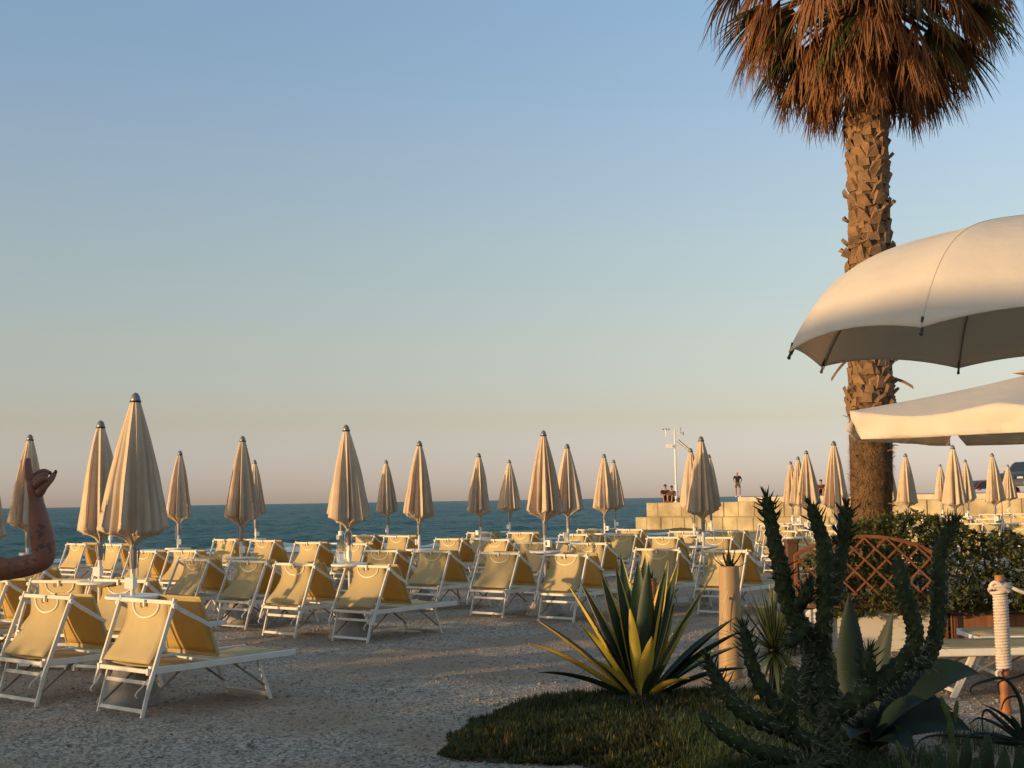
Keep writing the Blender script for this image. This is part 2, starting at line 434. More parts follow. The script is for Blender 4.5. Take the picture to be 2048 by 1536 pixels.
def build_sea():
    mb = MB(); rows = []
    y = 30.0; ys = []
    while y < 700: ys.append(y); y *= 1.0075
    while y < 25000: ys.append(y); y *= 1.12
    nx = 420
    T = [math.tan(R(-62) + R(124) * i / (nx - 1)) for i in range(nx)]
    for y in ys:
        row = []
        for t in T:
            x = y * t; z = SEA_Z
            if y < 900 and abs(t) < .6:
                u = x * SHORE_T.x + y * SHORE_T.y; w = x * SHORE_N.x + y * SHORE_N.y
                a = noise.noise((u * .09, w * .24, 0)) * .24 + noise.noise((u * .3, w * .75, 5)) * .17
                if y < 300: a += noise.noise((u * 1.0, w * 1.9, 9)) * .10
                d = shore_q(x, y); a *= min(1, max(.15, (d + 2) / 10))
                z += a
            row.append((x, y, z))
        rows.append(row)
    mb.grid(rows)
    tag(mb.build('sea', M['sea'], smooth=True), kind='structure')
    # small breaking wave along the shore
    for k, (off, u0, u1, h) in enumerate([(2.2, -14, 34, .20), (6.0, 2, 12, .22)]):
        mb = MB(); rows = []
        n = 160
        for i in range(n):
            u = lerp(u0, u1, i / (n - 1))
            o = off + noise.noise((u * .12, k * 7, 0)) * 1.6
            hh = max(.02, h * (.55 + noise.noise((u * .5, k * 3, 4)) * .9))
            c = V((SHORE_P.x, SHORE_P.y, 0)) + V((SHORE_T.x, SHORE_T.y, 0)) * u + V((SHORE_N.x, SHORE_N.y, 0)) * o
            nrm = V((SHORE_N.x, SHORE_N.y, 0))
            w = .35 + .25 * noise.noise((u * .7, 2, k))
            rows.append([c + nrm * (-w) + V((0, 0, SEA_Z - .12)), c + nrm * (-w * .5) + V((0, 0, SEA_Z + hh * .7)), c + V((0, 0, SEA_Z + hh)), c + nrm * w + V((0, 0, SEA_Z - .1))])
        mb.grid(rows)
        tag(mb.build('surf', M['foam'], smooth=True), 'thin line of white foam breaking along the beach', 'surf', kind='stuff')
build_sea()
# loose pebbles in the foreground
def build_pebbles():
    mb = MB(); rnd = random.Random(3)
    base = [V((1, 0, 0)), V((0, 1, 0)), V((-1, 0, 0)), V((0, -1, 0)), V((0, 0, 1)), V((0, 0, -1))]
    fs = [(0, 1, 4), (1, 2, 4), (2, 3, 4), (3, 0, 4), (1, 0, 5), (2, 1, 5), (3, 2, 5), (0, 3, 5)]
    n = 0
    while n < 16000:
        y = 6.6 + 14 * rnd.random() ** 2.0
        x = rnd.uniform(-.45, .45) * y
        r = rnd.uniform(.006, .015) * (1.5 if rnd.random() < .06 else 1)
        q = Quaternion((rnd.random(), rnd.random(), rnd.random()), rnd.random() * 6)
        z = ground_n(x, y) + r * .2
        mb.add([V((x, y, z)) + (q @ V((b.x * r * rnd.uniform(.8, 1.3), b.y * r, b.z * r * rnd.uniform(.5, .8)))) for b in base], fs)
        n += 1
    tag(mb.build('pebbles', M['pebble'], smooth=True), 'small grey pebbles strewn over the beach', 'pebbles', kind='stuff')
build_pebbles()

# ================================================================== sun loungers folded into a tent
LA = V((.647, .763, 0)).normalized()       # head -> foot
LANG = math.atan2(LA.y, LA.x)
def make_lounger(dA=0.0, sg=1.0, dH=0.0):
    t = thing('sun_lounger', 'x', 'sun lounger')
    HW = .31
    # bed rails, cross members, bed fabric
    b = MB()
    for s in (-1, 1):
        b.bar((-.04, s*HW, .325), (1.31, s*HW, .335), .026, .046, (0, 1, 0))
    for a in (-.02, .62, 1.295):
        b.bar((a, -HW+.013, .325), (a, HW-.013, .325), .03, .03, (1, 0, 0))
    b.build('bed_frame', M['frame'], t)
    g = []
    for i in range(16):
        a = lerp(.05, 1.275, i/15); sag = -.02 * math.sin(math.pi * i/15)
        g.append([(a, lerp(-HW+.014, HW-.014, j/8), .352 + sag - .012*math.sin(math.pi*j/8)) for j in range(9)])
    solidify(MB().grid(g).build('bed_fabric', M['mesh_fabric'], t, smooth=True), .004)
    # legs
    LW = .275
    for s in (-1, 1):
        MB().bar((.035, s*LW, .33), (-.055, s*LW, 0.0), .018, .028, (0, 1, 0)).build('leg', M['frame'], t)
    for s in (-1, 1):
        MB().bar((.97, s*LW, .32), (1.10, s*LW, 0.0), .018, .028, (0, 1, 0)).build('leg', M['frame'], t)
    for a, z in ((-.043, .045), (.009, .235)):
        MB().bar((a, -LW+.012, z), (a, LW-.012, z), .016, .028, (1, 0, -.5)).build('crossbar', M['frame'], t)
    MB().bar((1.085, -LW+.012, .035), (1.085, LW-.012, .035), .02, .03, (1, 0, .4)).build('crossbar', M['frame'], t)
    for s in (-1, 1):
        MB().bar((-.03, s*(LW-.022), .075), (.30, s*(LW-.022), .315), .006, .016, (0, 1, 0)).build('stay', M['stay'], t)
        MB().bar((1.06, s*(LW-.022), .10), (.74, s*(LW-.022), .315), .006, .016, (0, 1, 0)).build('stay', M['stay'], t)
    # backrest: two long bars, a top rail, slack fabric with a stitched pillow arc
    b = MB(); A0, Z0, A1, Z1 = -.045, .20, .205+dA, .835-abs(dA)*.3
    for s in (-1, 1):
        b.bar((A0, s*HW*1.09, Z0), (A1, s*HW*1.09, Z1), .020, .032, (0, 1, 0))
    b.bar((A1-.008, -HW*1.09+.012, Z1-.03), (A1-.008, HW*1.09-.012, Z1-.03), .026, .030, (1, 0, -.3))
    bf = b.build('backrest_frame', M['frame'], t)
    for s in (-1, 1):
        MB().box((.0, s*(HW*1.09-.028), .335), (.035, .03, .055)).build('bracket', M['plastic'], bf)
        MB().tube(smooth_path([(-.02, s*.30, .27), (-.06, s*.29, .225), (-.10, s*.285, .19), (-.115, s*.285, .165), (-.10, s*.285, .15)], 4), .006, 6).build('ratchet_hook', M['frame'], bf)
        MB().tube([(A1-.02, s*(HW*1.09+.012), Z1-.05), (A1-.02, s*(HW*1.09+.034), Z1-.05)], .019, 10).build('pivot_knob', M['plastic'], bf)
    g = []; n = 18
    def surf(u, v):        # u 0 top .. 1 bottom, v -1..1
        z = lerp(Z1-.025, .375, u); a0 = lerp(A1-.01, .012, u)
        sag = .085*sg*math.sin(math.pi*min(1, u*1.02))**1.1*(1.15-u*.55)
        hang = .035*max(0, u-.75)*4*(1-(u-.75)*0)
        a = a0 + sag*(.6+.4*v*v) - hang*.6
        w = lerp(.245, .292, min(1, u*1.15))
        return V((a, v*w, z))
    for i in range(n):
        g.append([surf(i/(n-1), -1+2*j/8) for j in range(9)])
    g.append([p + V((.07, 0, -.012)) for p in g[-1]])
    fb = solidify(MB().grid(g).build('backrest_fabric', M['mesh_fabric'], t, smooth=True), .004)
    arc = []
    for k in range(17):
        th = math.pi*k/16
        v = -math.cos(th)*.66; u = .035+.25*math.sin(th)
        arc.append(surf(u, v) + V((-.0065, 0, -.001)))
    MB().tube(arc, .0075, 6).build('stitched_arc', M['band'], fb)
    MB().tube([surf(.06, .22)+V((-.008, .013*math.cos(q), .02*math.sin(q)-.005)) for q in [2*math.pi*i/12 for i in range(13)]], .0028, 5).build('hook_ring', M['stay'], fb)
    MB().box(surf(.01, .0)+V((-.022, 0, -.012)), (.016, .018, .05)).build('clip', M['band'], fb)
    # sunshade hood, its lower edge resting on the bed
    HA0, HZ0, HA1, HZ1 = .43+dH, .81, .575, .385
    b = MB()
    for s in (-1, 1):
        b.bar((HA0, s*.262, HZ0), (HA1, s*.312, HZ1), .018, .022, (0, 1, 0))
    b.bar((HA0, -.262, HZ0), (HA0, .262, HZ0), .018, .018, (1, 0, 0))
    b.bar((HA1, -.312, HZ1), (HA1, .312, HZ1), .022, .030, (1, 0, 0))
    hf = b.build('hood_frame', M['mesh_fabric'], t)
    g = []
    for i in range(10):
        u = i/9
        w = lerp(.262, .312, u); bow = .018*math.sin(math.pi*u)
        g.append([(lerp(HA0, HA1, u) - bow*(1-(-1+2*j/6)**2) - .006, w*(-1+2*j/6), lerp(HZ0, HZ1+.012, u)) for j in range(7)])
    solidify(MB().grid(g).build('hood_fabric', M['hood_fabric'], t, smooth=True), .003)
    for s in (-1, 1):
        MB().bar((A1-.01, s*.352, Z1-.055), (.515, s*.318, .60), .012, .030, (0, 1, 0)).build('hood_arm', M['frame'], t)
    return t
LOUNGERS = [make_lounger(), make_lounger(-.03, .7, .02), make_lounger(.025, 1.25, -.01), make_lounger(-.012, 1.1, -.03)]
L_USED = [0]*4
LN = [0]
def place_lounger(x, y, label, drz=0.0, group='cream sun loungers on the beach'):
    """x, y: middle of the top rail"""
    rz = LANG + drz
    o = V((x, y, 0)) - V((math.cos(rz), math.sin(rz), 0)) * .2
    z = ground_n(o.x, o.y)
    k = (LN[0]*7 + LN[0]//4) % 4
    if L_USED[k] == 0:
        r = LOUNGERS[k]; r.location = (o.x, o.y, z); r.rotation_euler = (0, 0, rz); tag(r, label, None, group)
    else:
        dup(LOUNGERS[k], (o.x, o.y, z), (0, 0, rz), label)['group'] = group
    L_USED[k] += 1; LN[0] += 1
def rail_xy(px, py, z=.825):
    return at_z(px, py, z)

# ================================================================== closed umbrellas
def canopy_mb(seed, narrow=1.0):
    rnd = random.Random(seed)
    nr = 12; nth = 216; nz = 30
    ph = [k*2*math.pi/nr + rnd.uniform(-.17, .17) for k in range(nr)]
    ph.sort()
    rf = [rnd.uniform(.78, 1.12)*narrow for _ in range(nr)]
    dep = [rnd.uniform(.30, .60) for _ in range(nr)]
    skew = [rnd.uniform(-.38, .38) for _ in range(nr)]
    hem = [rnd.uniform(-.03, .03) for _ in range(nr)]
    top, low = 2.33, 1.335
    rows = []
    for i in range(nz):
        s = i/(nz-1)
        Rz = .036 + .232*s**.95 + .014*math.sin(math.pi*s)
        row = []
        for j in range(nth):
            # parametrize by rib interval so that rib vertices are exact
            k = j*nr//nth; t = (j*nr/nth) - k
            a0 = ph[k]; a1 = ph[(k+1) % nr] + (2*math.pi if k == nr-1 else 0)
            r_r = lerp(rf[k], rf[(k+1) % nr], t)
            v = math.sin(math.pi*t)**.62
            D = (.22 + .78*s**.6)*dep[k]
            fold2 = .07*s**.8*math.sin(4*math.pi*t + seed*1.7 + k*2.1)*v
            th = lerp(a0, a1, t) + skew[k]*v*s*.9
            lf = lerp(1.0, r_r, min(1, s*1.6))
            r = Rz*lf*(1 - D*v + fold2)
            wob = noise.noise((math.cos(th)*2+seed, math.sin(th)*2, s*4))*.010*s
            z = lerp(top, low, s) + s*s*(lerp(hem[k], hem[(k+1) % nr], t) - .045*v)
            row.append(V(((r+wob)*math.cos(th), (r+wob)*math.sin(th), z)))
        rows.append(row)
    lastr = rows[-1]
    for f, dz, ex in ((.94, -.004, 0), (.70, -.022, .03), (.46, -.050, .03), (.24, -.085, 0), (.11, -.125, 0)):
        rows.append([V((p.x*f + p.x*ex, p.y*f + p.y*ex, lerp(p.z, 1.335, 1-f) + dz)) for p in lastr])
    mb = MB(); mb.grid(rows, close=True)
    return mb
CANOPIES = {}
def make_umbrella(seed):
    t = thing('closed_umbrella', 'x', 'umbrella')
    rnd = random.Random(seed*13+1)
    canopy_mb(seed, rnd.uniform(.84, 1.05)).build('canopy', M['canopy'], t, smooth=True)
    c = MB().lathe([(.038, 2.330), (.040, 2.336), (.038, 2.350), (.033, 2.368), (.024, 2.385), (.012, 2.396), (.003, 2.40)], 20)
    cp = c.build('cap', M['cap'], t, smooth=True)
    MB().lathe([(.041, 2.322), (.045, 2.326), (.045, 2.332), (.041, 2.336)], 20).build('cap_band', M['cap_band'], cp, smooth=True)
    MB().lathe([(.019, .30), (.019, 1.9)], 12).build('pole', M['pole'], t, smooth=True)
    MB().lathe([(.022, 1.03), (.027, 1.04), (.028, 1.18), (.030, 1.26)], 12).build('sleeve', M['sleeve'], t, smooth=True)
    s = MB()
    for k in range(3):
        a = rnd.uniform(0, 6.28); l = rnd.uniform(.08, .22)
        s.tube([(.03*math.cos(a), .03*math.sin(a), 1.20), (.05*math.cos(a), .05*math.sin(a), 1.16), (.04*math.cos(a+.3), .04*math.sin(a+.3), 1.18-l)], .005, 5)
    s.build('tie_cord', M['sleeve'], t)
    MB().lathe([(.02, .765), (.06, .775), (.19, .80), (.205, .806), (.207, .822), (.20, .828), (.03, .826)], 32).build('tray_table', M['plastic'], t, smooth=False)
    bx = MB().box((-.05, -.01, .925), (.065, .07, .085)).box((-.02, 0, .925), (.05, .05, .05)).build('ashtray_box', M['plastic'], t)
    MB().lathe([(.25, -.02), (.255, .03), (.235, .06), (.16, .20), (.105, .33), (.09, .365), (.05, .375), (.045, .40)], 28).build('cone_base', M['concrete_base'], t, smooth=True)
    return t
PROTO = [make_umbrella(s) for s in (1, 2, 3, 4, 5, 6)]
UMB_USED = [0]*len(PROTO)

def tip_pos(px, py, H=2.40):
    hor = 1017 - .0164*px
    d = F*(H-1.5)/(hor-py)
    return at_y(px, py, d)
# (tip px, tip py, tip height, loungers: '' none, L, R, LR)
UMB = [(-30, 882, 2.20, 'R'), (57, 870, 2.38, 'LR'), (204, 846, 2.29, ''), (268, 786, 2.38, ''), (222, 921, 2.38, 'LR'), (356, 902, 2.38, 'LR'),
       (481, 873, 2.38, 'LR'), (513, 920, 2.38, 'LR'), (680, 905, 2.38, 'LR'), (700, 850, 2.38, ''), (775, 920, 2.38, 'LR'), (835, 882, 2.38, 'LR'),
       (960, 906, 2.38, 'LR'), (1016, 920, 2.38, 'LR'), (1085, 860, 2.42, ''), (1132, 889, 2.38, 'LR'), (1205, 908, 2.38, 'LR'), (1227, 920, 2.38, 'LR'),
       (1386, 897, 2.38, 'LR'), (1400, 872, 2.37, ''), (1419, 909, 2.38, 'LR'), (1581, 922, 2.38, 'LR'), (1597, 914, 2.40, 'LR'), (1611, 902, 2.38, 'LR'), (1667, 882, 2.38, 'L'),
       (1776, 920, 2.40, 'LR'), (1811, 906, 2.38, 'LR'), (1882, 928, 2.36, 'LR'), (1903, 890, 2.38, 'LR'), (1932, 919, 2.38, 'LR'), (1984, 907, 2.36, 'LR'), (2014, 929, 2.38, 'LR')]
UMB.sort()
rndu = random.Random(5)
NARROW = {}
extra = {
    (-30, 882): 'closed beige umbrella cut off by the left edge, only its right side showing',
    (57, 870): 'closed beige umbrella directly behind the raised hand at the left edge',
    (204, 846): 'second tallest closed umbrella on the left, just left of the biggest one',
    (268, 786): 'tallest and nearest closed beige umbrella, its pole rising behind the two front loungers',
    (222, 921): 'far closed umbrella hidden behind the two big umbrellas on the left',
    (700, 850): 'tall closed umbrella in the middle left with a clear bottle beside its pole',
    (680, 905): 'far closed umbrella peeking out left of the tall middle-left umbrella',
    (1085, 860): 'tall wide closed umbrella in the centre behind the variegated agave',
    (1400, 872): 'tall closed umbrella standing right of the weather mast in front of the stone pier',
    (1386, 897): 'closed umbrella showing only its left edge behind the tall one beside the mast',
    (1419, 909): 'closed umbrella showing only its right edge behind the tall one beside the mast',
    (1667, 882): 'tall closed umbrella just left of the palm trunk',
    (1776, 920): 'closed umbrella almost hidden behind the palm trunk',
    (1597, 914): 'closed umbrella mostly hidden in the cluster of three left of the palm',
    (1903, 890): 'tall pale closed umbrella under the square white parasol right of the palm',
}
for n, (px, py, H, ld) in enumerate(UMB):
    p = tip_pos(px, py, H)
    k = (n*5 + n//3) % len(PROTO)
    x, y = p.x, p.y
    tilt = (rndu.uniform(-.014, .014), rndu.uniform(-.014, .014), rndu.uniform(0, 6.28))
    sc = H/2.40
    lab = extra.get((px, py), 'closed beige beach umbrella, %s from the left along the row of tips' % ordinal(n+1))
    z = ground_n(x, y)
    # the cap keeps its place while the pole leans
    if UMB_USED[k] == 0:
        r = PROTO[k]; r.location = (x, y, z); r.rotation_euler = tilt; tag(r, lab)
    else:
        r = dup(PROTO[k], (x, y, z), tilt, lab)
    r.scale = (1, 1, sc)
    r['group'] = 'closed beach umbrellas'
    UMB_USED[k] += 1
    for side in ld:
        j = V((rndu.uniform(-.05, .05), rndu.uniform(-.08, .08)))
        if side == 'L': q = V((x-.58, y-.02)) + j
        else: q = V((x+.28, y-.66)) + j
        who = extra.get((px, py))
        base = 'the %s closed umbrella from the left' % ordinal(n+1)
        place_lounger(q.x, q.y, 'cream sun lounger at the %s side of %s' % ('left' if side == 'L' else 'right', base), rndu.uniform(-.05, .05))
for px, py, lab, dr in [
    (302, 1195, 'nearest cream sun lounger with its long bed stretching right across the gravel', 0),
    (96, 1186, 'front-row cream lounger at the left edge, beside the nearest one', .02),
    (592, 1125, 'left lounger of the middle-left pair, a crooked shadow across its back', 0),
    (733, 1128, 'right lounger of the middle-left pair, its grey bed reaching right over the gravel', 0),
    (997, 1104, 'cream lounger at the left of the centre pair, left of the agave', 0),
    (1135, 1107, 'cream lounger of the centre pair directly behind the left leaves of the agave', -.02),
    (1315, 1097, 'cream lounger behind the upright leaf tips of the variegated agave', .03),
    (1450, 1098, 'cream lounger directly behind the bamboo cane planter with the small aloe', -.03),
    (122, 1157, 'cream lounger seen just above the left front lounger, below the elbow', .35),
    (236, 1160, 'cream lounger half hidden behind the nearest lounger and the tallest umbrella pole', .2)]:
    q = rail_xy(px, py)
    place_lounger(q.x, q.y, lab, dr)

# clear bottle on the tray of the middle-left umbrella
q = tip_pos(700, 850, 2.38)
bt = thing('glass_bottle', 'clear tall bottle with a white cap on the tray of the middle-left umbrella', 'bottle', (q.x-.10, q.y-.06, .836))
MB().lathe([(.045, 0), (.05, .01), (.05, .19), (.042, .23), (.022, .26), (.02, .30)], 20).build('glass', M['glass'], bt, smooth=True)
MB().lathe([(.028, .30), (.03, .305), (.03, .345), (.026, .35)], 16).build('cap', M['plastic'], bt)

# ---- folding director chair standing between the loungers
def director_chair():
    c = at_z(452, 1226, 0)
    t = thing('folding_chair', 'pale folding director chair with a beige cloth back, standing between loungers', 'chair', (c.x, c.y, 0), R(-50))
    w, d = .25, .21
    for s in (-1, 1):
        MB().bar((s*w, -d, 0), (s*w, -d, .80), .022, .03, (1, 0, 0)).build('back_post', M['frame'], t)
        MB().bar((s*w, d, 0), (s*w, d, .60), .022, .03, (1, 0, 0)).build('front_post', M['frame'], t)
        MB().bar((s*w, -d-.03, .615), (s*w, d+.06, .615), .05, .02, (1, 0, 0)).build('armrest', M['frame'], t)
        MB().bar((s*w, -d, .03), (s*w, d, .03), .02, .025, (1, 0, 0)).build('foot_bar', M['frame'], t)
    for y in (-d, d):
        b = MB().bar((-w, y+.012, .04), (w, y+.012, .42), .016, .028, (0, 1, 0)).bar((w, y-.012, .04), (-w, y-.012, .42), .016, .028, (0, 1, 0))
        b.build('cross_legs', M['frame'], t)
    g = [[(lerp(-w, w, i/8), lerp(-d, d, j/4), .43-.025*math.sin(math.pi*i/8)) for j in range(5)] for i in range(9)]
    solidify(MB().grid(g).build('seat', M['hood_fabric'], t, smooth=True), .005)
    g = [[(lerp(-w, w, i/8), -d-.02*math.sin(math.pi*i/8), lerp(.55, .80, j/4)) for j in range(5)] for i in range(9)]
    solidify(MB().grid(g).build('backrest', M['hood_fabric'], t, smooth=True), .005)
director_chair()

# ---- two white sunbeds lying flat at the right
def flat_sunbed(label, foot, rz):
    t = thing('flat_sunbed', label, 'sunbed', foot, rz, 'flat white sunbeds beside the rope post')
    b = MB()
    for s in (-1, 1): b.bar((0, s*.31, .335), (1.9, s*.31, .335), .03, .055, (0, 1, 0), bev=.25)
    for a in (.015, .95, 1.885): b.bar((a, -.295, .33), (a, .295, .33), .03, .035, (1, 0, 0))
    b.build('bed_frame', M['plastic'], t)
    g = [[(lerp(.03, 1.87, i/12), lerp(-.296, .296, j/6), .367-.015*math.sin(math.pi*j/6)) for j in range(7)] for i in range(13)]
    solidify(MB().grid(g).build('bed_fabric', M['mesh_fabric'], t, smooth=True), .004)
    for a, da in ((.30, -.17), (1.45, .14)):
        for s in (-1, 1):
            MB().bar((a, s*.275, .32), (a+da, s*.275, 0), .024, .045, (0, 1, 0)).build('leg', M['frame'], t)
        MB().bar((a+da*.85, -.26, .05), (a+da*.85, .26, .05), .02, .03, (1, 0, 0)).build('crossbar', M['frame'], t)
        for s in (-1, 1):
            MB().bar((a+da*.6, s*.25, .13), (a-da*1.6, s*.25, .31), .006, .016, (0, 1, 0)).build('stay', M['stay'], t)
    return t
p1 = at_z(1868, 1306, .335)
flat_sunbed('flat white sunbed in front of the brown planter, just left of the rope post', (p1.x, p1.y+.31, 0), R(1))
p2 = at_z(1972, 1283, .335)
flat_sunbed('second flat white sunbed, behind the other one at the right edge', (p2.x+.02, p2.y+.45, 0), R(-2))

# ================================================================== stone pier, mast, people, cars
PL = at_y(1292, 1003, 75.0); PL.z = 0
PD = V((.61, -.79, 0)).normalized(); PB = V((PD.y * -1, PD.x, 0))      # along the face; PB points away from the viewer (behind the face)
PTOP = 1.22
def pier():
    t = thing('pier_wall', 'long sunlit pier wall of big pale stone blocks running to the sea', 'pier', (0, 0, 0))
    rnd = random.Random(11)
    mb = MB()
    def block(u0, u1, z0, z1, depth=1.2):
        g = .012; o = rnd.uniform(-.02, .03)
        a = PL + PD*(u0+g); b = PL + PD*(u1-g)
        f0 = PB*o
        ch = .03
        pts = []
        for (u, w) in ((u0+g, 0), (u1-g, 0)):
            pass
        # front face with chamfered rim, then sides back
        A = [PL+PD*(u0+g+ch)+V((0, 0, z0+g+ch)), PL+PD*(u1-g-ch)+V((0, 0, z0+g+ch)), PL+PD*(u1-g-ch)+V((0, 0, z1-g-ch)), PL+PD*(u0+g+ch)+V((0, 0, z1-g-ch))]
        B = [PL+PD*(u0+g)+V((0, 0, z0+g)), PL+PD*(u1-g)+V((0, 0, z0+g)), PL+PD*(u1-g)+V((0, 0, z1-g)), PL+PD*(u0+g)+V((0, 0, z1-g))]
        A = [p+f0 for p in A]; B = [p+f0+PB*ch for p in B]; Cc = [p+PB*depth for p in B]
        mb.add(A+B+Cc, [(0, 1, 2, 3), (0, 4, 5, 1), (1, 5, 6, 2), (2, 6, 7, 3), (3, 7, 4, 0), (4, 8, 9, 5), (5, 9, 10, 6), (6, 10, 11, 7), (7, 11, 8, 4)])
    zs = [-1.0, -.34, .40, PTOP]
    for r in range(3):
        u = [-2.6, -.95, 0.0][r]
        while u < 62:
            w = rnd.choice([.95, 1.05, 1.15, 1.9]) if r else 1.5
            block(u, u+w, zs[r], zs[r+1]); u += w
    mb.build('stone_blocks', M['wall_stone'], t)
    core = MB()
    for (u0, z1, b0, b1) in ((.1, PTOP-.03, .16, 2.5), (-.8, .36, .16, 2.5), (-2.4, -.36, .16, 2.5)):
        P = [PL+PD*u0+PB*b0, PL+PD*62+PB*b0, PL+PD*62+PB*b1, PL+PD*u0+PB*b1]
        core.add([p+V((0, 0, -1.2)) for p in P]+[p+V((0, 0, z1)) for p in P], [(0, 1, 2, 3), (4, 5, 6, 7), (0, 1, 5, 4), (1, 2, 6, 5), (2, 3, 7, 6), (3, 0, 4, 7)])
    core.build('wall_core', M['coping'], t)
    # raised walkway slab behind the parapet
    c = MB(); P = [PL+PD*5.6+PB*1.6, PL+PD*60+PB*1.6, PL+PD*60+PB*22, PL+PD*5.6+PB*22]
    c.add([p+V((0, 0, .6)) for p in P]+[p+V((0, 0, 1.45)) for p in P], [(0, 1, 2, 3), (4, 5, 6, 7), (0, 1, 5, 4), (1, 2, 6, 5), (2, 3, 7, 6), (3, 0, 4, 7)])
    c.build('walkway', M['coping'], t)
pier()
def pier_pt(px, back, z):
    """point on the pier 'back' metres behind its face, in the direction of column px"""
    d = ray(px, 1000.0); k = d.x/d.y
    q = PL + PB*back
    u = (k*q.y - q.x)/(PD.x - k*PD.y)
    r = q + PD*u
    return V((r.x, r.y, z))

def mast():
    b = pier_pt(1353, 2.0, PTOP-.04)
    s = b.y/F                   # metres per photo pixel at that distance
    t = thing('weather_mast', 'slim pale weather mast with wind cups and a small solar panel on the pier', 'mast', b)
    MB().lathe([(.16, 0), (.16, .06), (.085, .08), (.085, 1.0), (.055, 1.06), (.05, 3.2), (.042, 4.25), (.01, 4.27)], 14).build('pole', M['pole'], t, smooth=True)
    h = 4.0
    MB().bar((-.52, 0, h), (.42, 0, h+.02), .05, .05).build('crossarm', M['pole'], t)
    a = MB().lathe([(.03, 0), (.03, .20), (.05, .22), (.05, .26)], 10, (-.50, 0, h)).lathe([(.02, -.2), (.03, 0)], 10, (-.50, 0, h))
    an = a.build('anemometer', M['pole'], t)
    for k in range(3):
        q = k*2.09+.4
        c = (-.50+.19*math.cos(q), .19*math.sin(q), h+.30)
        cu = MB().tube([(-.50, 0, h+.27), c], .008, 5); cu.lathe([(.005, -.05), (.04, -.03), (.055, 0), (.05, .03)], 10, c)
        cu.build('wind_cup', M['stay'], an)
    v = MB().box((.36, 0, h+.22), (.025, .06, .36)).box((.40, 0, h+.05), (.10, .04, .06)).box((.50, 0, h+.02), (.05, .05, .20))
    v.build('wind_vane', M['stay'], t)
    MB().box((0, 0, h+.22), (.05, .05, .34)).build('sensor', M['pole'], t)
    rot = Matrix.Rotation(R(42), 3, 'Y')
    pn = MB().box((.46, -.02, 3.33), (.92, .62, .06), rot).build('panel_frame', M['pole'], t)
    MB().box((.46+.05, -.02, 3.33+.045), (.86, .56, .012), rot).build('solar_cells', M['panel'], pn)
    MB().box((-.33, 0, 3.29), (.34, .24, .24)).build('logger_box', M['plastic'], t)
    MB().tube([(-.2, 0, 3.29), (.06, 0, 3.29)], .03, 6).build('bracket', M['stay'], t)
mast()

# ---- figures grown from jointed skeletons
def skin_obj(name, chains, m, parent=None, levels=1):
    """chains: list of (points, radii, link) ; link = (chain index, point index) the chain grows from"""
    vs, es, rs, idx = [], [], [], []
    for pts, rad, link in chains:
        ids = []; prev = None
        if link is not None: prev = idx[link[0]][link[1]]
        for p, r in zip(pts, rad):
            vs.append(tuple(p)); rs.append(r); i = len(vs)-1; ids.append(i)
            if prev is not None: es.append((prev, i))
            prev = i
        idx.append(ids)
    me = bpy.data.meshes.new(name); me.from_pydata(vs, es, [])
    o = bpy.data.objects.new(name, me); col.objects.link(o)
    me.materials.append(m)
    sk = o.modifiers.new('skin', 'SKIN'); sk.use_smooth_shade = True
    for i, r in enumerate(rs):
        a = me.skin_vertices[0].data[i]
        a.radius = r if isinstance(r, tuple) else (r, r)
    roots = [ids[0] for (c, ids) in zip(chains, idx) if c[2] is None]
    for i in roots: me.skin_vertices[0].data[i].use_root = True
    sub = o.modifiers.new('sub', 'SUBSURF'); sub.levels = levels; sub.render_levels = levels
    bpy.context.view_layer.update()
    dg = bpy.context.evaluated_depsgraph_get()
    nm = bpy.data.meshes.new_from_object(o.evaluated_get(dg)); nm.name = name
    o.modifiers.clear(); o.data = nm
    nm.polygons.foreach_set('use_smooth', [True]*len(nm.polygons))
    if parent is not None:
        o.parent = parent; KIDS.setdefault(parent.name, []).append(o)
    return o
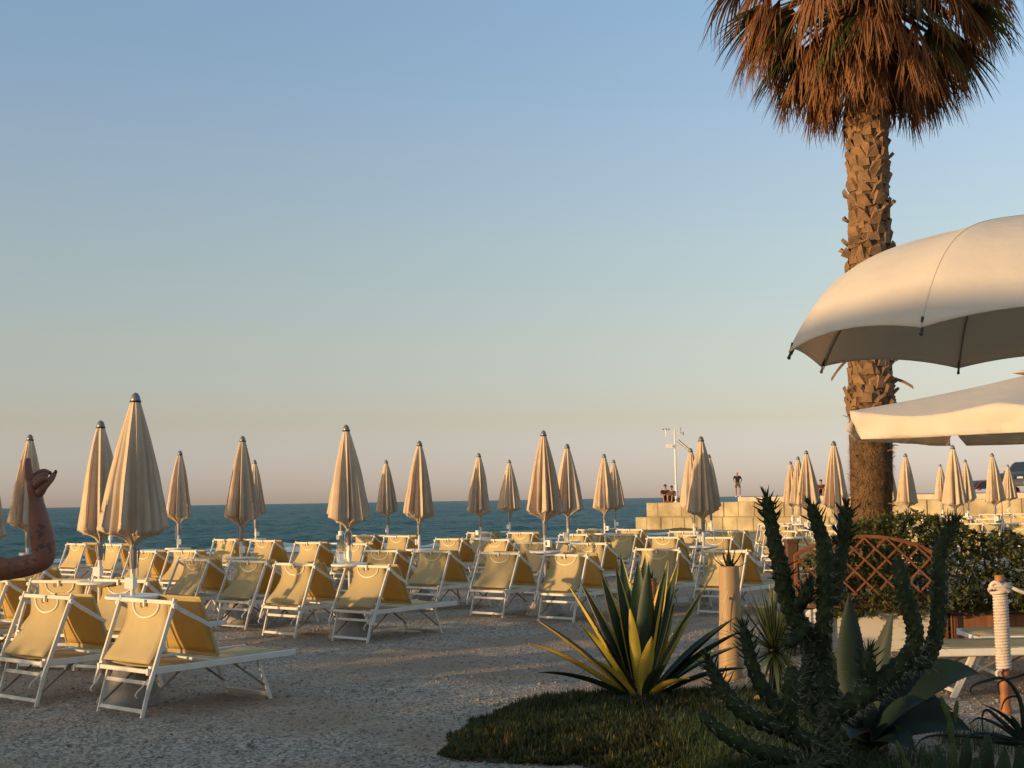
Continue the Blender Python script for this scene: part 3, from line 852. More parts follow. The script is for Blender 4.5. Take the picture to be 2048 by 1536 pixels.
def figure(name, label, loc, rz, pose, top, bottom, hair, scale=1.0, group=None, shoes=None):
    """local frame: facing -Y, z up, 1.75 m tall"""
    t = thing('person', label, 'person', loc, rz, group); t.scale = (scale,)*3
    if pose == 'stand':
        hip = .92; J = dict(
            La=[(-.11, 0, .90), (-.115, -.015, .50), (-.12, .01, .09)], Ra=[(.11, 0, .90), (.14, -.07, .49), (.13, -.02, .09)],
            LA=[(-.19, 0, 1.40), (-.30, .03, 1.16), (-.17, -.12, .98)], RA=[(.19, 0, 1.40), (.31, .04, 1.16), (.17, -.12, .98)])
        feet = [((-.12, .02, .045), (-.135, -.17, .035)), ((.13, 0, .045), (.16, -.19, .035))]
    elif pose == 'sit':
        hip = .12; J = dict(
            La=[(-.11, 0, .12), (-.15, -.40, .40), (-.13, -.46, -.02)], Ra=[(.11, 0, .12), (.14, -.42, .42), (.10, -.50, 0)],
            LA=[(-.19, -.02, .60), (-.27, -.20, .38), (-.10, -.42, .40)], RA=[(.19, -.02, .60), (.27, -.20, .38), (.08, -.44, .42)])
        feet = [((-.13, -.46, .03), (-.13, -.66, .02)), ((.10, -.50, .03), (.11, -.70, .02))]
    T = lambda z: (0, -.02 if pose == 'stand' else -.06*(z-hip)/.5, z)
    h = hip
    chains = [([T(h), T(h+.12), T(h+.30), T(h+.46), T(h+.55), (0, -.03, h+.64), (0, -.045, h+.71), (0, -.04, h+.80)],
               [(.14, .10), (.13, .095), (.15, .105), (.14, .09), (.06, .06), (.062, .075), (.072, .09), (.045, .06)], None)]
    for a, b in (('La', 'Ra'),):
        for k in (a, b):
            p = J[k]
            mid = tuple(lerp(p[1][i], p[2][i], .35) for i in range(3))
            chains.append((p[:2]+[mid]+p[2:], [.085, .058, .055, .038], (0, 0)))
    for k in ('LA', 'RA'):
        p = J[k]; chains.append((p, [.055, .040, .030], (0, 3)))
        hd = V(p[2]); d = (V(p[2])-V(p[1])).normalized()
        ci = len(chains)-1
        chains.append(([hd+d*.06, hd+d*.10], [.036, .03], (ci, 2)))
    for i, (a, b) in enumerate(feet):
        chains.append(([a, b], [.042, .036], (1+i, 3)))
    skin_obj('body', chains, M['skin_far'], t, 1)
    # fingers of both hands
    # clothes: shells a little larger than the body
    e = .014
    ch = [([T(h+.02), T(h+.14), T(h+.31), T(h+.46), T(h+.53)], [(.15, .115), (.145, .11), (.165, .12), (.155, .10), (.08, .07)], None)]
    for k in ('LA', 'RA'):
        p = J[k]; q = tuple(lerp(p[0][i], p[1][i], .62) for i in range(3))
        ch.append(([p[0], q], [.068, .058], (0, 3)))
    if top is not None: skin_obj('shirt', ch, top, t, 1)
    ch = [([T(h+.08), T(h-.01)], [(.155, .12), (.155, .125)], None)]
    for k in ('La', 'Ra'):
        p = J[k]; q = tuple(lerp(p[0][i], p[1][i], .75) for i in range(3))
        ch.append(([p[0], q], [.10, .085], (0, 1)))
    skin_obj('shorts', ch, bottom, t, 1)
    hz = h+.76
    mb = MB()
    rows = []
    for i in range(7):
        ph = math.pi*.55*i/6
        rows.append([(.085*math.sin(ph)*math.cos(a), -.03+.10*math.sin(ph)*math.sin(a)+.012, hz+.085*math.cos(ph) - (.05*max(0, math.sin(a)) if i > 3 else 0)) for a in [2*math.pi*j/16 for j in range(16)]])
    mb.grid(rows, close=True)
    if hair is not None: mb.build('hair', hair, t, smooth=True)
    # face
    f = MB().box((0, -.128, hz-.055), (.02, .03, .035)).box((-.03, -.118, hz-.03), (.018, .012, .01)).box((.03, -.118, hz-.03), (.018, .012, .01)).box((0, -.118, hz-.095), (.045, .012, .01))
    f.build('face', M['brown_cloth'], t)
    if shoes is not None:
        s = MB()
        for a, b in feet:
            s.tube([V(a)+V((0, .05, -.005)), V(a), V(b), V(b)+V((0, -.03, -.005))], [.03, .055, .05, .02], 10)
        s.build('shoes', shoes, t, smooth=True)
    return t
def face_viewer(p): return math.atan2(-p.x, p.y) * -1 * -1
q = pier_pt(1476, 9.5, 1.45)
figure('person', 'man in a black T-shirt and khaki shorts standing on the pier, hands at his hips', q, math.atan2(-q.x, q.y)+.15, 'stand', M['black_cloth'], M['olive_cloth'], None, 51*q.y/F/1.76, shoes=M['shoe'])
q = pier_pt(1331, .75, PTOP)
figure('person', 'dark-haired person in black sitting hunched on the pier edge, left of the mast', q, math.atan2(-q.x, q.y)+.1, 'sit', M['black_cloth'], M['brown_cloth'], M['hair'], 1.08)
q = pier_pt(1344, .9, PTOP)
figure('person', 'person in brown sitting on the pier edge, leaning beside the mast foot', q, math.atan2(-q.x, q.y)-.25, 'sit', M['brown_cloth'], M['red_cloth'], M['hair'], 1.0)
q = pier_pt(1643, 9.0, 1.45)
figure('person', 'person in dark red on the pier, almost hidden by an umbrella left of the palm', q, math.atan2(-q.x, q.y), 'sit', M['red_cloth'], M['brown_cloth'], M['hair'], 1.0)
# small bags by the mast foot
q = pier_pt(1362, .9, PTOP)
b = MB(); rows = []
for i in range(7):
    ph = math.pi*i/6
    rows.append([(.30*math.sin(ph)*math.cos(a), .17*math.sin(ph)*math.sin(a), .13-.13*math.cos(ph)) for a in [2*math.pi*j/14 for j in range(14)]])
b.grid(rows, close=True); b.tube([(-.12, 0, .22), (-.08, 0, .33), (.08, 0, .33), (.12, 0, .22)], .014, 6)
tag(b.build('bag', M['brown_cloth'], None, True, q), 'brown bag lying on the pier edge just right of the mast foot', 'bag')

def car(label, loc, rz, paint):
    t = thing('parked_car', label, 'car', loc, rz)
    w = .86
    prof = [(-2.1, .30), (-2.12, .62), (-2.0, .84), (-1.1, .98), (-.55, 1.42), (.35, 1.50), (1.35, 1.42), (2.0, 1.02), (2.1, .62), (2.08, .30)]
    mb = MB(); rows = []
    for y, k in ((-w, .90), (-w*.98, .97), (-w*.90, 1.0), (0, 1.015), (w*.90, 1.0), (w*.98, .97), (w, .90)):
        rows.append([(x*(.97+.03*k), y*(1 - .16*max(0, (z-.95)/.55)), .30+(z-.30)*k) for x, z in prof])
    mb.grid(rows)
    mb.build('body', paint, t, smooth=True)
    ws = MB().add([(-1.12, -.66, .995), (-1.12, .66, .995), (-.60, .60, 1.43), (-.60, -.60, 1.43)], [(0, 1, 2, 3)])
    solidify(ws.build('windscreen', M['car_glass'], t), .02)
    for s in (-1, 1):
        g = MB().add([(-.95, s*.865, .98), (1.6, s*.865, 1.0), (1.2, s*.79, 1.36), (-.50, s*.79, 1.38)], [(0, 1, 2, 3)])
        solidify(g.build('side_window', M['car_glass'], t), .02)
        MB().box((-2.06, s*.62, .68), (.08, .30, .12)).build('headlight', M['car_trim'], t)
        MB().box((-.85, s*.95, .98), (.10, .16, .12)).build('mirror', paint, t)
        for x in (-1.35, 1.35):
            wh = MB().tube([(x, s*.68, .31), (x, s*.87, .31)], .31, 20).build('wheel', M['tyre'], t)
            MB().tube([(x, s*.872, .31), (x, s*.885, .31)], .19, 14).build('rim', M['car_trim'], wh)
    MB().box((-2.12, 0, .45), (.06, .5, .12)).build('number_plate', M['car_trim'], t)
    MB().box((-2.11, 0, .68), (.06, .8, .10)).build('grille', M['tyre'], t)
q = pier_pt(2072, 5.0, .9)
car('dark parked car at the right edge, only its windscreen and bonnet in view', (q.x, q.y, 1.452), R(35), M['car_paint'])
q = pier_pt(1962, 14.0, .3)
car('dark red parked car on the pier glimpsed between the umbrellas at far right', (q.x, q.y, 1.452-.75), R(20), M['car_red'])

# ================================================================== the near person at the left edge, arm raised
def near_person():
    def A(X, Y, dy=0.0): return at_y(X/5.12, 880+Y/5.12, ARM_Y+dy)
    sh = A(-420, 1360, .06); el = A(450, 1240); 
    sx, sy = sh.x, sh.y
    t = thing('person', 'person at the left edge raising a tattooed bare forearm, fingers pinched', 'person', (0, 0, 0))
    cx = sx-.19; hipz = .86
    mm = .92
    chains = [([(cx, sy, hipz), (cx, sy, hipz+.12), (cx, sy, hipz+.29), (cx, sy, 1.33), (cx, sy, 1.41), (cx+.01, sy+.02, 1.50), (cx+.01, sy+.03, 1.57), (cx+.01, sy+.02, 1.66)],
               [(.14, .10), (.12, .09), (.14, .10), (.13, .085), (.055, .055), (.06, .07), (.07, .088), (.045, .055)], None)]
    chains.append(([(cx-.10, sy, .84), (cx-.11, sy, .46), (cx-.11, sy, .34), (cx-.11, sy-.01, .08)], [.08, .055, .052, .037], (0, 0)))
    chains.append(([(cx+.10, sy, .84), (cx+.11, sy, .46), (cx+.11, sy, .34), (cx+.11, sy-.01, .08)], [.08, .055, .052, .037], (0, 0)))
    chains.append(([(cx-.11, sy, .05), (cx-.12, sy+.16, .04)], [.04, .034], (1, 3)))
    chains.append(([(cx+.11, sy, .05), (cx+.12, sy+.16, .04)], [.04, .034], (2, 3)))
    chains.append(([(cx-.18, sy, 1.30), (cx-.24, sy+.02, 1.03), (cx-.25, sy+.06, .80), (cx-.25, sy+.08, .72)], [.05, .04, .03, .03], (0, 3)))
    # raised arm
    mid = sh.lerp(el, .55)
    chains.append(([sh, mid + V((0, 0, -.004)), A(0, 1335, .02), A(200, 1303, .01), A(350, 1268), A(438, 1238), A(452, 1150), A(436, 1010), A(414, 880), A(386, 730), A(367, 610)],
                   [.048, .040, .036, .034, .032, .035, .036, .035, .032, .026, (.024, .019)], (0, 3)))
    ai = len(chains)-1
    chains.append(([A(356, 540), A(345, 460), A(335, 405)], [(.026, .018), (.030, .017), (.024, .014)], (ai, 10)))
    body = skin_obj('body', chains, M['skin'], t, 2)
    # fingers (joined into the same mesh): each its own tapered jointed chain rooted in the palm
    fing = [
        ([A(322, 460), A(304, 385), A(293, 315), A(287, 245), A(286, 180)], [.014, .0125, .0112, .0100, .0065]),
        ([A(340, 440, .012), A(352, 378, .018), A(402, 334, .022), A(462, 318, .018), A(512, 338, .014)], [.012, .0105, .0092, .0082, .0055]),
        ([A(348, 455, -.008), A(368, 405, -.012), A(420, 364, -.016), A(466, 352, -.012), A(500, 368, -.008)], [.012, .0105, .009, .008, .0055]),
        ([A(352, 480, -.02), A(380, 440, -.026), A(430, 400, -.03), A(468, 392, -.026), A(492, 404, -.02)], [.012, .011, .0095, .0085, .006]),
        ([A(385, 575, -.012), A(425, 505, -.018), A(470, 450, -.018), A(528, 398, -.010), A(570, 325, -.004)], [.016, .0135, .0112, .0095, .0058]),
    ]
    parts = [body]
    for p, r in fing:
        parts.append(skin_obj('body', [(p, r, None)], M['skin'], None, 2))
    bm = bmesh.new()
    for o in parts: bm.from_mesh(o.data)
    bm.to_mesh(body.data); bm.free()
    body.data.polygons.foreach_set('use_smooth', [True]*len(body.data.polygons))
    for o in parts[1:]: bpy.data.objects.remove(o)
    for k, q in enumerate((A(570, 326, -.008), A(514, 338, .008))):
        n = MB(); rows = []
        for i in range(5):
            ph = math.pi*i/4
            rows.append([q + V((.005*math.sin(ph)*math.cos(a), .004*math.sin(ph)*math.sin(a), .006*math.cos(ph))) for a in [2*math.pi*j/10 for j in range(10)]])
        n.grid(rows, close=True); n.build('fingernail', M['nail'], t, smooth=True)
    # clothes and hair (outside the frame)
    ch = [([(cx, sy, hipz+.02), (cx, sy, hipz+.14), (cx, sy, hipz+.30), (cx, sy, 1.32), (cx, sy, 1.37)], [(.175, .14), (.165, .135), (.18, .14), (.165, .12), (.11, .08)], None)]
    skin_obj('top', ch, M['black_cloth'], t, 1)
    ch = [([(cx, sy, hipz+.06), (cx, sy, hipz-.03)], [(.15, .115), (.15, .12)], None), ([(cx-.10, sy, .82), (cx-.11, sy, .52)], [.10, .09], (0, 1)), ([(cx+.10, sy, .82), (cx+.11, sy, .52)], [.10, .09], (0, 1))]
    skin_obj('shorts', ch, M['brown_cloth'], t, 1)
    ch = [([(cx+.01, sy-.02, 1.66), (cx+.01, sy-.05, 1.58), (cx+.01, sy-.06, 1.46), (cx+.01, sy-.07, 1.34)], [(.075, .07), (.085, .06), (.08, .04), (.06, .025)], None)]
    skin_obj('hair', ch, M['hair'], t, 1)
near_person()

# ================================================================== palm tree
def palm():
    D = 14.5
    rnd = random.Random(21)
    base = at_z(1746, 1257, 0); base.y = D; base.x = at_y(1746, 1257, D).x; base.z = 0
    def cen(py, px=None):
        px = px if px is not None else lerp(1736, 1743, min(1, max(0, (py-250)/750)))
        return at_y(px, py, D)
    t = thing('palm_tree', 'tall fan palm with a shaggy brown skirt of dead leaves and a stubby scaled trunk', 'palm', base)
    loc = lambda p: V(p) - base
    # trunk
    pts, rad = [], []
    for py, r in ((1257, .27), (1100, .235), (1000, .225), (920, .232), (850, .238), (800, .225), (760, .215), (720, .225), (650, .222), (520, .215), (400, .205), (300, .20), (200, .20), (80, .19), (-40, .16), (-120, .12)):
        pts.append(loc(cen(py))); rad.append(r)
    pts[0].z = -.05
    P = smooth_path(pts, 8); RR = []
    for i in range(len(P)):
        k = i/8; a = int(min(k, len(rad)-2)); RR.append(lerp(rad[a], rad[a+1], min(1, k-a)))
    tb = MB(); tb.tube(P, RR, 26, mod=lambda i, k: 1+.05*noise.noise((k*1.3, i*.35, 2)))
    trunk = tb.build('trunk', M['palm_trunk'], t, smooth=True)
    def trunk_at(z):
        for i in range(len(P)-1):
            if P[i].z <= z <= P[i+1].z:
                f = (z-P[i].z)/(P[i+1].z-P[i].z+1e-9); return P[i].lerp(P[i+1], f), lerp(RR[i], RR[i+1], f)
        return P[-1], RR[-1]
    # cut leaf bases ("boots") on the upper trunk
    mb = MB()
    z = 2.38; ring = 0
    ztop = loc(cen(150)).z
    while z < ztop:
        c, r = trunk_at(z)
        n = 8
        for k in range(n):
            a = 2*math.pi*(k+.5*(ring % 2))/n + rnd.uniform(-.10, .10)
            zz = z + rnd.uniform(-.03, .03)
            o = V((math.cos(a), math.sin(a), 0)); s = V((-math.sin(a), math.cos(a), 0))
            hi = rnd.uniform(.09, .15); outw = rnd.choice([.01, .018, .025, .035, .05, .06]) * rnd.uniform(.8, 1.2); w0 = rnd.uniform(.075, .10); w1 = rnd.uniform(.03, .065)
            if rnd.random() < .22: outw += rnd.uniform(.03, .06); hi *= .6
            tw = rnd.uniform(-.045, .045); zz += rnd.uniform(-.025, .025)
            B = c + V((0, 0, zz - c.z)); up = V((0, 0, 1))
            p = [B + o*(r-.03) - s*w0 - up*.02, B + o*(r-.03) + s*w0 - up*.02, B + o*(r+.012) + s*w0*.8 + up*.01, B + o*(r+.012) - s*w0*.8 + up*.01]
            q0 = B + o*(r + outw) + up*hi + s*tw
            th = rnd.uniform(.008, .02)
            sl = rnd.uniform(-.03, .03)
            q = [q0 - o*.03 - s*w1 + up*(th+.01-sl), q0 - o*.03 + s*w1 + up*(th+.01+sl), q0 + s*w1*.9 - up*(th*.4-sl), q0 - s*w1*.9 - up*(th*.4+sl)]
            mb.add(p+q, [(3, 2, 6, 7), (2, 1, 5, 6), (0, 3, 7, 4), (4, 7, 6, 5), (0, 4, 5, 1)])
        z += rnd.uniform(.072, .088); ring += 1
    mb.build('leaf_bases', M['palm_boot'], trunk)
    # shaggy fibre below
    mb = MB()
    for _ in range(9000):
        z = rnd.uniform(.6, 2.42)
        if 2.05 < z < 2.36 and rnd.random() < .75: continue
        c, r = trunk_at(z); a = rnd.uniform(0, 2*math.pi)
        o = V((math.cos(a), math.sin(a), 0)); s = V((-math.sin(a), math.cos(a), 0))
        l = rnd.uniform(.03, .11); w = rnd.uniform(.002, .007)
        p = c + V((0, 0, z-c.z)) + o*(r-.006)
        d = (o*rnd.uniform(.15, .7) + s*rnd.uniform(-.9, .9) + V((0, 0, rnd.uniform(-1, .6)))).normalized()
        e = p + d*l
        mb.add([p - s*w, p + s*w, e], [(0, 1, 2)])
    for _ in range(46):          # longer dry stubs
        z = rnd.choice([rnd.uniform(1.7, 2.1), rnd.uniform(2.2, 2.5), rnd.uniform(1.1, 1.5)])
        c, r = trunk_at(z); a = rnd.uniform(0, 2*math.pi)
        o = V((math.cos(a), math.sin(a), 0)); p = c + V((0, 0, z-c.z)) + o*(r-.02)
        l = rnd.uniform(.06, .13)
        mb.tube([p, p + o*l*.6 + V((0, 0, rnd.uniform(-.02, .02))), p + o*l + V((0, 0, rnd.uniform(-.03, .03)))], [.008, .006, .003], 5)
    mb.build('fibre', M['palm_fibre'], trunk)
    # two dangling dry strips and a pale band
    for (px, py, qx, qy) in ((1692, 722, 1662, 760), (1788, 758, 1826, 775)):
        a = loc(at_y(px, py, D-.1)); b = loc(at_y(qx, qy, D-.2)); m_ = (a+b)/2 + V((0, 0, .03))
        s = MB(); g = []
        for p in bez(a, m_, b, 7): g.append([p + V((0, 0, .018)), p + V((0, -.02, -.018))])
        s.grid(g); solidify(s.build('dry_strip', M['palm_boot'], t), .008)
    # crown of fans
    top = loc(cen(-60))
    crown_z0 = loc(cen(75)).z
    dead, green = MB(), MB()
    def fan(mb, hub, d, size, spread, droop, nseg, wseg, curl, mi=0):
        d = V(d).normalized()
        side = d.cross(V((0, 0, 1)))
        if side.length < .1: side = V((rnd.uniform(-1, 1), rnd.uniform(-1, 1), 0))
        side.normalize(); nrm = side.cross(d).normalized()
        rot = Quaternion(d, rnd.uniform(-.5, .5)); side = rot @ side; nrm = rot @ nrm
        for k in range(nseg):
            u = -1 + 2*k/(nseg-1); an = u*spread
            L = size*(1-.30*u*u)*rnd.uniform(.85, 1.08)
            dd = (d*math.cos(an) + side*math.sin(an) - nrm*(.18*u*u)).normalized()
            ns = 6; p = V(hub); rows = []
            v = dd.copy()
            wig = V((rnd.uniform(-1, 1), rnd.uniform(-1, 1), rnd.uniform(-1, 1)))*curl
            for i in range(ns):
                f = i/(ns-1)
                w = wseg*(.25 + 1.5*f*(1-f)*1.6)*(1-f**3*.9) + .001
                sd = v.cross(nrm).normalized()
                fold = nrm*w*.6
                rows.append([p - sd*w + fold, p.copy(), p + sd*w + fold])
                step = L/(ns-1)
                v = (v + V((0, 0, -1))*droop*(.15+f)*.5 + wig*f*.35).normalized()
                p = p + v*step
            mb.grid(rows, mi)
    def petiole(mb, a, b, mi):
        m_ = (V(a)+V(b))/2 + V((0, 0, .06))
        P_ = bez(a, m_, b, 5); mb.tube(P_, [.028, .022, .018, .014, .011], 6, mi=mi)
    # dead skirt: hanging leaves, lower ones longest hanging
    nd = 120
    for i in range(nd):
        f = (i+.5)/nd
        a = i*2.39996 + rnd.uniform(-.2, .2)
        z0 = lerp(crown_z0-.05, top.z+.10, f**.9)
        el = lerp(-1.12, -.02, f**.8) + rnd.uniform(-.12, .12)
        pl = lerp(.50, 1.15, f**.8)*rnd.uniform(.8, 1.15)
        o = V((math.cos(a)*math.cos(el), math.sin(a)*math.cos(el), math.sin(el)))
        c, r = trunk_at(min(z0, P[-1].z-.02))
        st = V((c.x, c.y, z0)) + V((math.cos(a), math.sin(a), 0))*.10
        hub = st + V((math.cos(a), math.sin(a), 0))*.10 + o*pl
        petiole(dead, st, hub, 0)
        dd = (o + V((0, 0, -lerp(.9, .85, f)))).normalized()
        fan(dead, hub, dd, lerp(.66, .95, f)*rnd.uniform(.85, 1.12), lerp(.40, .85, f)*rnd.uniform(.75, 1.1), lerp(.8, 1.2, f), 24, .014, .75)
    for i in range(26):          # leaves lying flat against the upper trunk
        a = i*2.39996; z0 = lerp(crown_z0-.05, crown_z0+.5, i/25)
        c, r = trunk_at(z0)
        st = V((c.x, c.y, z0)) + V((math.cos(a), math.sin(a), 0))*(r*.9)
        fan(dead, st + V((math.cos(a), math.sin(a), 0))*.03, (math.cos(a)*.35, math.sin(a)*.35, -1), rnd.uniform(.45, .65), .35, .5, 16, .016, .4)
    dead.build('dead_fronds', M['palm_dead'], t)
    ng = 54
    for i in range(ng):
        f = (i+.5)/ng
        a = i*2.39996+.7
        el = lerp(-.75, 1.25, f) + rnd.uniform(-.1, .1)
        o = V((math.cos(a)*math.cos(el), math.sin(a)*math.cos(el), math.sin(el)))
        st = top + V((math.cos(a)*.08, math.sin(a)*.08, lerp(-.35, .35, f)))
        hub = st + o*rnd.uniform(.85, 1.1)
        petiole(green, st, hub, 0)
        fan(green, hub, (o + V((0, 0, -.25))).normalized(), rnd.uniform(.75, .95), 1.25, .55, 34, .018, .2)
    green.build('crown', M['palm_green'], t)
palm()

# ================================================================== big white dome parasol
def dome_parasol():
    ze = 2.25
    C = V((2.775, 6.652, 0)); Rr = 1.318; a0 = math.pi
    t = thing('dome_parasol', 'big open white octagonal parasol with curved ribs cut off by the right edge', 'parasol', C)
    t.rotation_euler = (.0079, -.0142, 0)
    rise = .685
    n = 8; nu = 26; nv = 12
    mb = MB(); rows = []
    def prof(s):      # s 0 apex .. 1 rim: radius, height
        q = 1-(1-s)**1.35
        return Rr*q, ze + rise*(1 - .36*math.sqrt(q*q+.003) - .64*q**5.5)
    for i in range(nu+1):
        s = max(.015, i/nu); r, z = prof(s); row = []
        for k in range(n):
            A = a0+k*2*math.pi/n; B = a0+(k+1)*2*math.pi/n
            pa = V((r*math.cos(A), r*math.sin(A), z)); pb = V((r*math.cos(B), r*math.sin(B), z))
            for j in range(nv):
                f = j/nv; q = pa.lerp(pb, f); v = 4*f*(1-f)
                rr = math.hypot(q.x, q.y); bul = 1 + .030*v*min(1, s*1.3)
                row.append(V((q.x*bul, q.y*bul, q.z + v*(.055*max(0, (s-.72)/.28)**1.5) - v*.012*math.sin(math.pi*s))))
        rows.append(row)
    mb.grid(rows, close=True)
    cn = solidify(mb.build('canopy', M['white_canvas'], t, smooth=True), .003, -1)
    for k in range(n):
        A = a0+k*2*math.pi/n
        pth = []
        for i in range(1, nu+1):
            r, z = prof(i/nu); pth.append((r*math.cos(A)*.992, r*math.sin(A)*.992, z-.012))
        rb = MB().tube(pth, .005, 6).build('rib', M['sleeve'], t, smooth=True)
        r, z = prof(1.0)
        e = V((r*math.cos(A), r*math.sin(A), z))
        MB().tube([e*.985+V((0, 0, .05+ze*.015)), e*.993+V((0, 0, ze*.007)), e+V((0, 0, -.02))], [.007, .0075, .007], 8).tube([e+V((0, 0, -.016)), e*1.002+V((0, 0, -.028-ze*.002)), e*1.003+V((0, 0, -.036-ze*.003))], [.006, .0105, .005], 8).build('rib_tip', M['dark_metal'], rb, smooth=True)
        r, z = prof(.34)
        MB().tube([(.03*math.cos(A), .03*math.sin(A), ze+.22), (r*math.cos(A)*.985, r*math.sin(A)*.985, z-.02)], .004, 6).build('strut', M['sleeve'], rb)
        sm = []
        for i in range(1, nu+1):
            r, z = prof(i/nu); sm.append((r*math.cos(A)*1.001, r*math.sin(A)*1.001, z+.002))
        MB().tube(sm, .0035, 5).build('seam', M['white_canvas'], cn, smooth=True)
    MB().lathe([(.024, 0), (.024, ze+rise-.03)], 14).build('pole', M['pole'], t, smooth=True)
    MB().lathe([(.035, ze+.16), (.045, ze+.18), (.045, ze+.22), (.03, ze+.24)], 14).build('hub', M['dark_metal'], t)
    MB().lathe([(.03, ze+rise-.03), (.03, ze+rise), (.015, ze+rise+.02), (.004, ze+rise+.03)], 14).build('finial', M['plastic'], t)
    MB().lathe([(.26, 0), (.27, .05), (.20, .09), (.04, .11), (.035, .3)], 24).build('base', M['concrete_base'], t)
dome_parasol()

# ================================================================== square white parasol further back
def square_parasol():
    P1 = at_y(1700, 822, 12.0)
    fx = V((.78, -.62, 0)); sd = V((.62, .78, 0)); S = 2.7
    ze = P1.z; drop = .265
    C = V((P1.x, P1.y, 0)) + fx*S/2 + sd*S/2
    t = thing('square_parasol', 'square white parasol with a hanging valance behind the dome parasol at right', 'parasol', C)
    H = .36
    cor = [V((P1.x, P1.y, 0)) - C, V((P1.x, P1.y, 0)) + fx*S - C, V((P1.x, P1.y, 0)) + fx*S + sd*S - C, V((P1.x, P1.y, 0)) + sd*S - C]
    ring = []
    for k in range(4):
        a, b = cor[k], cor[(k+1) % 4]
        for j in range(16): ring.append((a.lerp(b, j/16), j/16))
    rows = []
    for i in range(11):
        s = max(.02, i/10); row = []
        for q, f in ring:
            sag = .080*s**3*abs(math.sin(math.pi*f*2))**1.2 + .02*math.sin(math.pi*s)
            row.append(V((q.x*s, q.y*s, ze + H*(1-s) - sag)))
        rows.append(row)
    mb = MB(); mb.grid(rows, close=True)
    top = mb.build('canopy', M['white_canvas'], t, smooth=True)
    # valance: four cloth flaps with open corners
    for k in range(4):
        a, b = cor[k], cor[(k+1) % 4]
        d = (b-a).normalized(); o = V((d.y, -d.x, 0)); g = []
        N_ = 33
        for j in range(N_):
            f = j/(N_-1)
            q = a.lerp(b, f); sag = .080*abs(math.sin(math.pi*f*2))**1.2
            colu = []
            for i in range(6):
                u = i/5
                rc = 0
                e = min(f, 1-f)*(b-a).length
                if e < .09 : rc = (1-math.sqrt(max(0, 1-((.09-e)/.09)**2)))*.09
                g2 = min(f, abs(f-.5), 1-f)*(b-a).length
                wv = (.014*math.sin(f*23+k) + .010*math.sin(f*57+2*k))*u + .055*math.exp(-g2/.26)*math.sin(5.5*u + 9*g2 + k)*u
                z = ze - sag - u*(drop - rc - sag*.9)
                inn = .035*u*max(0, 1-e/.30)
                ff = q + d*(inn*(1 if f < .5 else -1)) + o*(.004 + .05*u*math.sin(math.pi*f)*.4 + wv)
                colu.append(V((ff.x, ff.y, z)))
            g.append(colu)
        solidify(MB().grid(g).build('valance', M['white_canvas'], t, smooth=True), .003)
    for k in range(4):
        MB().bar(cor[k]*.985 + V((0, 0, ze-.03)), V((0, 0, ze+H-.06)), .02, .03).build('rib', M['pole'], t)
        MB().bar((cor[k]+cor[(k+1) % 4])/2*.985 + V((0, 0, ze-.10)), V((0, 0, ze+H-.06)), .02, .03).build('rib', M['pole'], t)
    MB().lathe([(.028, 0), (.028, ze+H)], 14).build('pole', M['pole'], t, smooth=True)
    g = []
    for i in range(5):
        s = i/4*.16+.004; g.append([V((q.x*s, q.y*s, ze+H+.05-.13*s*3)) for q, f in ring])
    solidify(MB().grid(g, close=True).build('vent_cap', M['white_canvas'], t, smooth=True), .003)
    MB().box((0, 0, .06), (.6, .6, .12)).build('base', M['concrete_base'], t)
square_parasol()

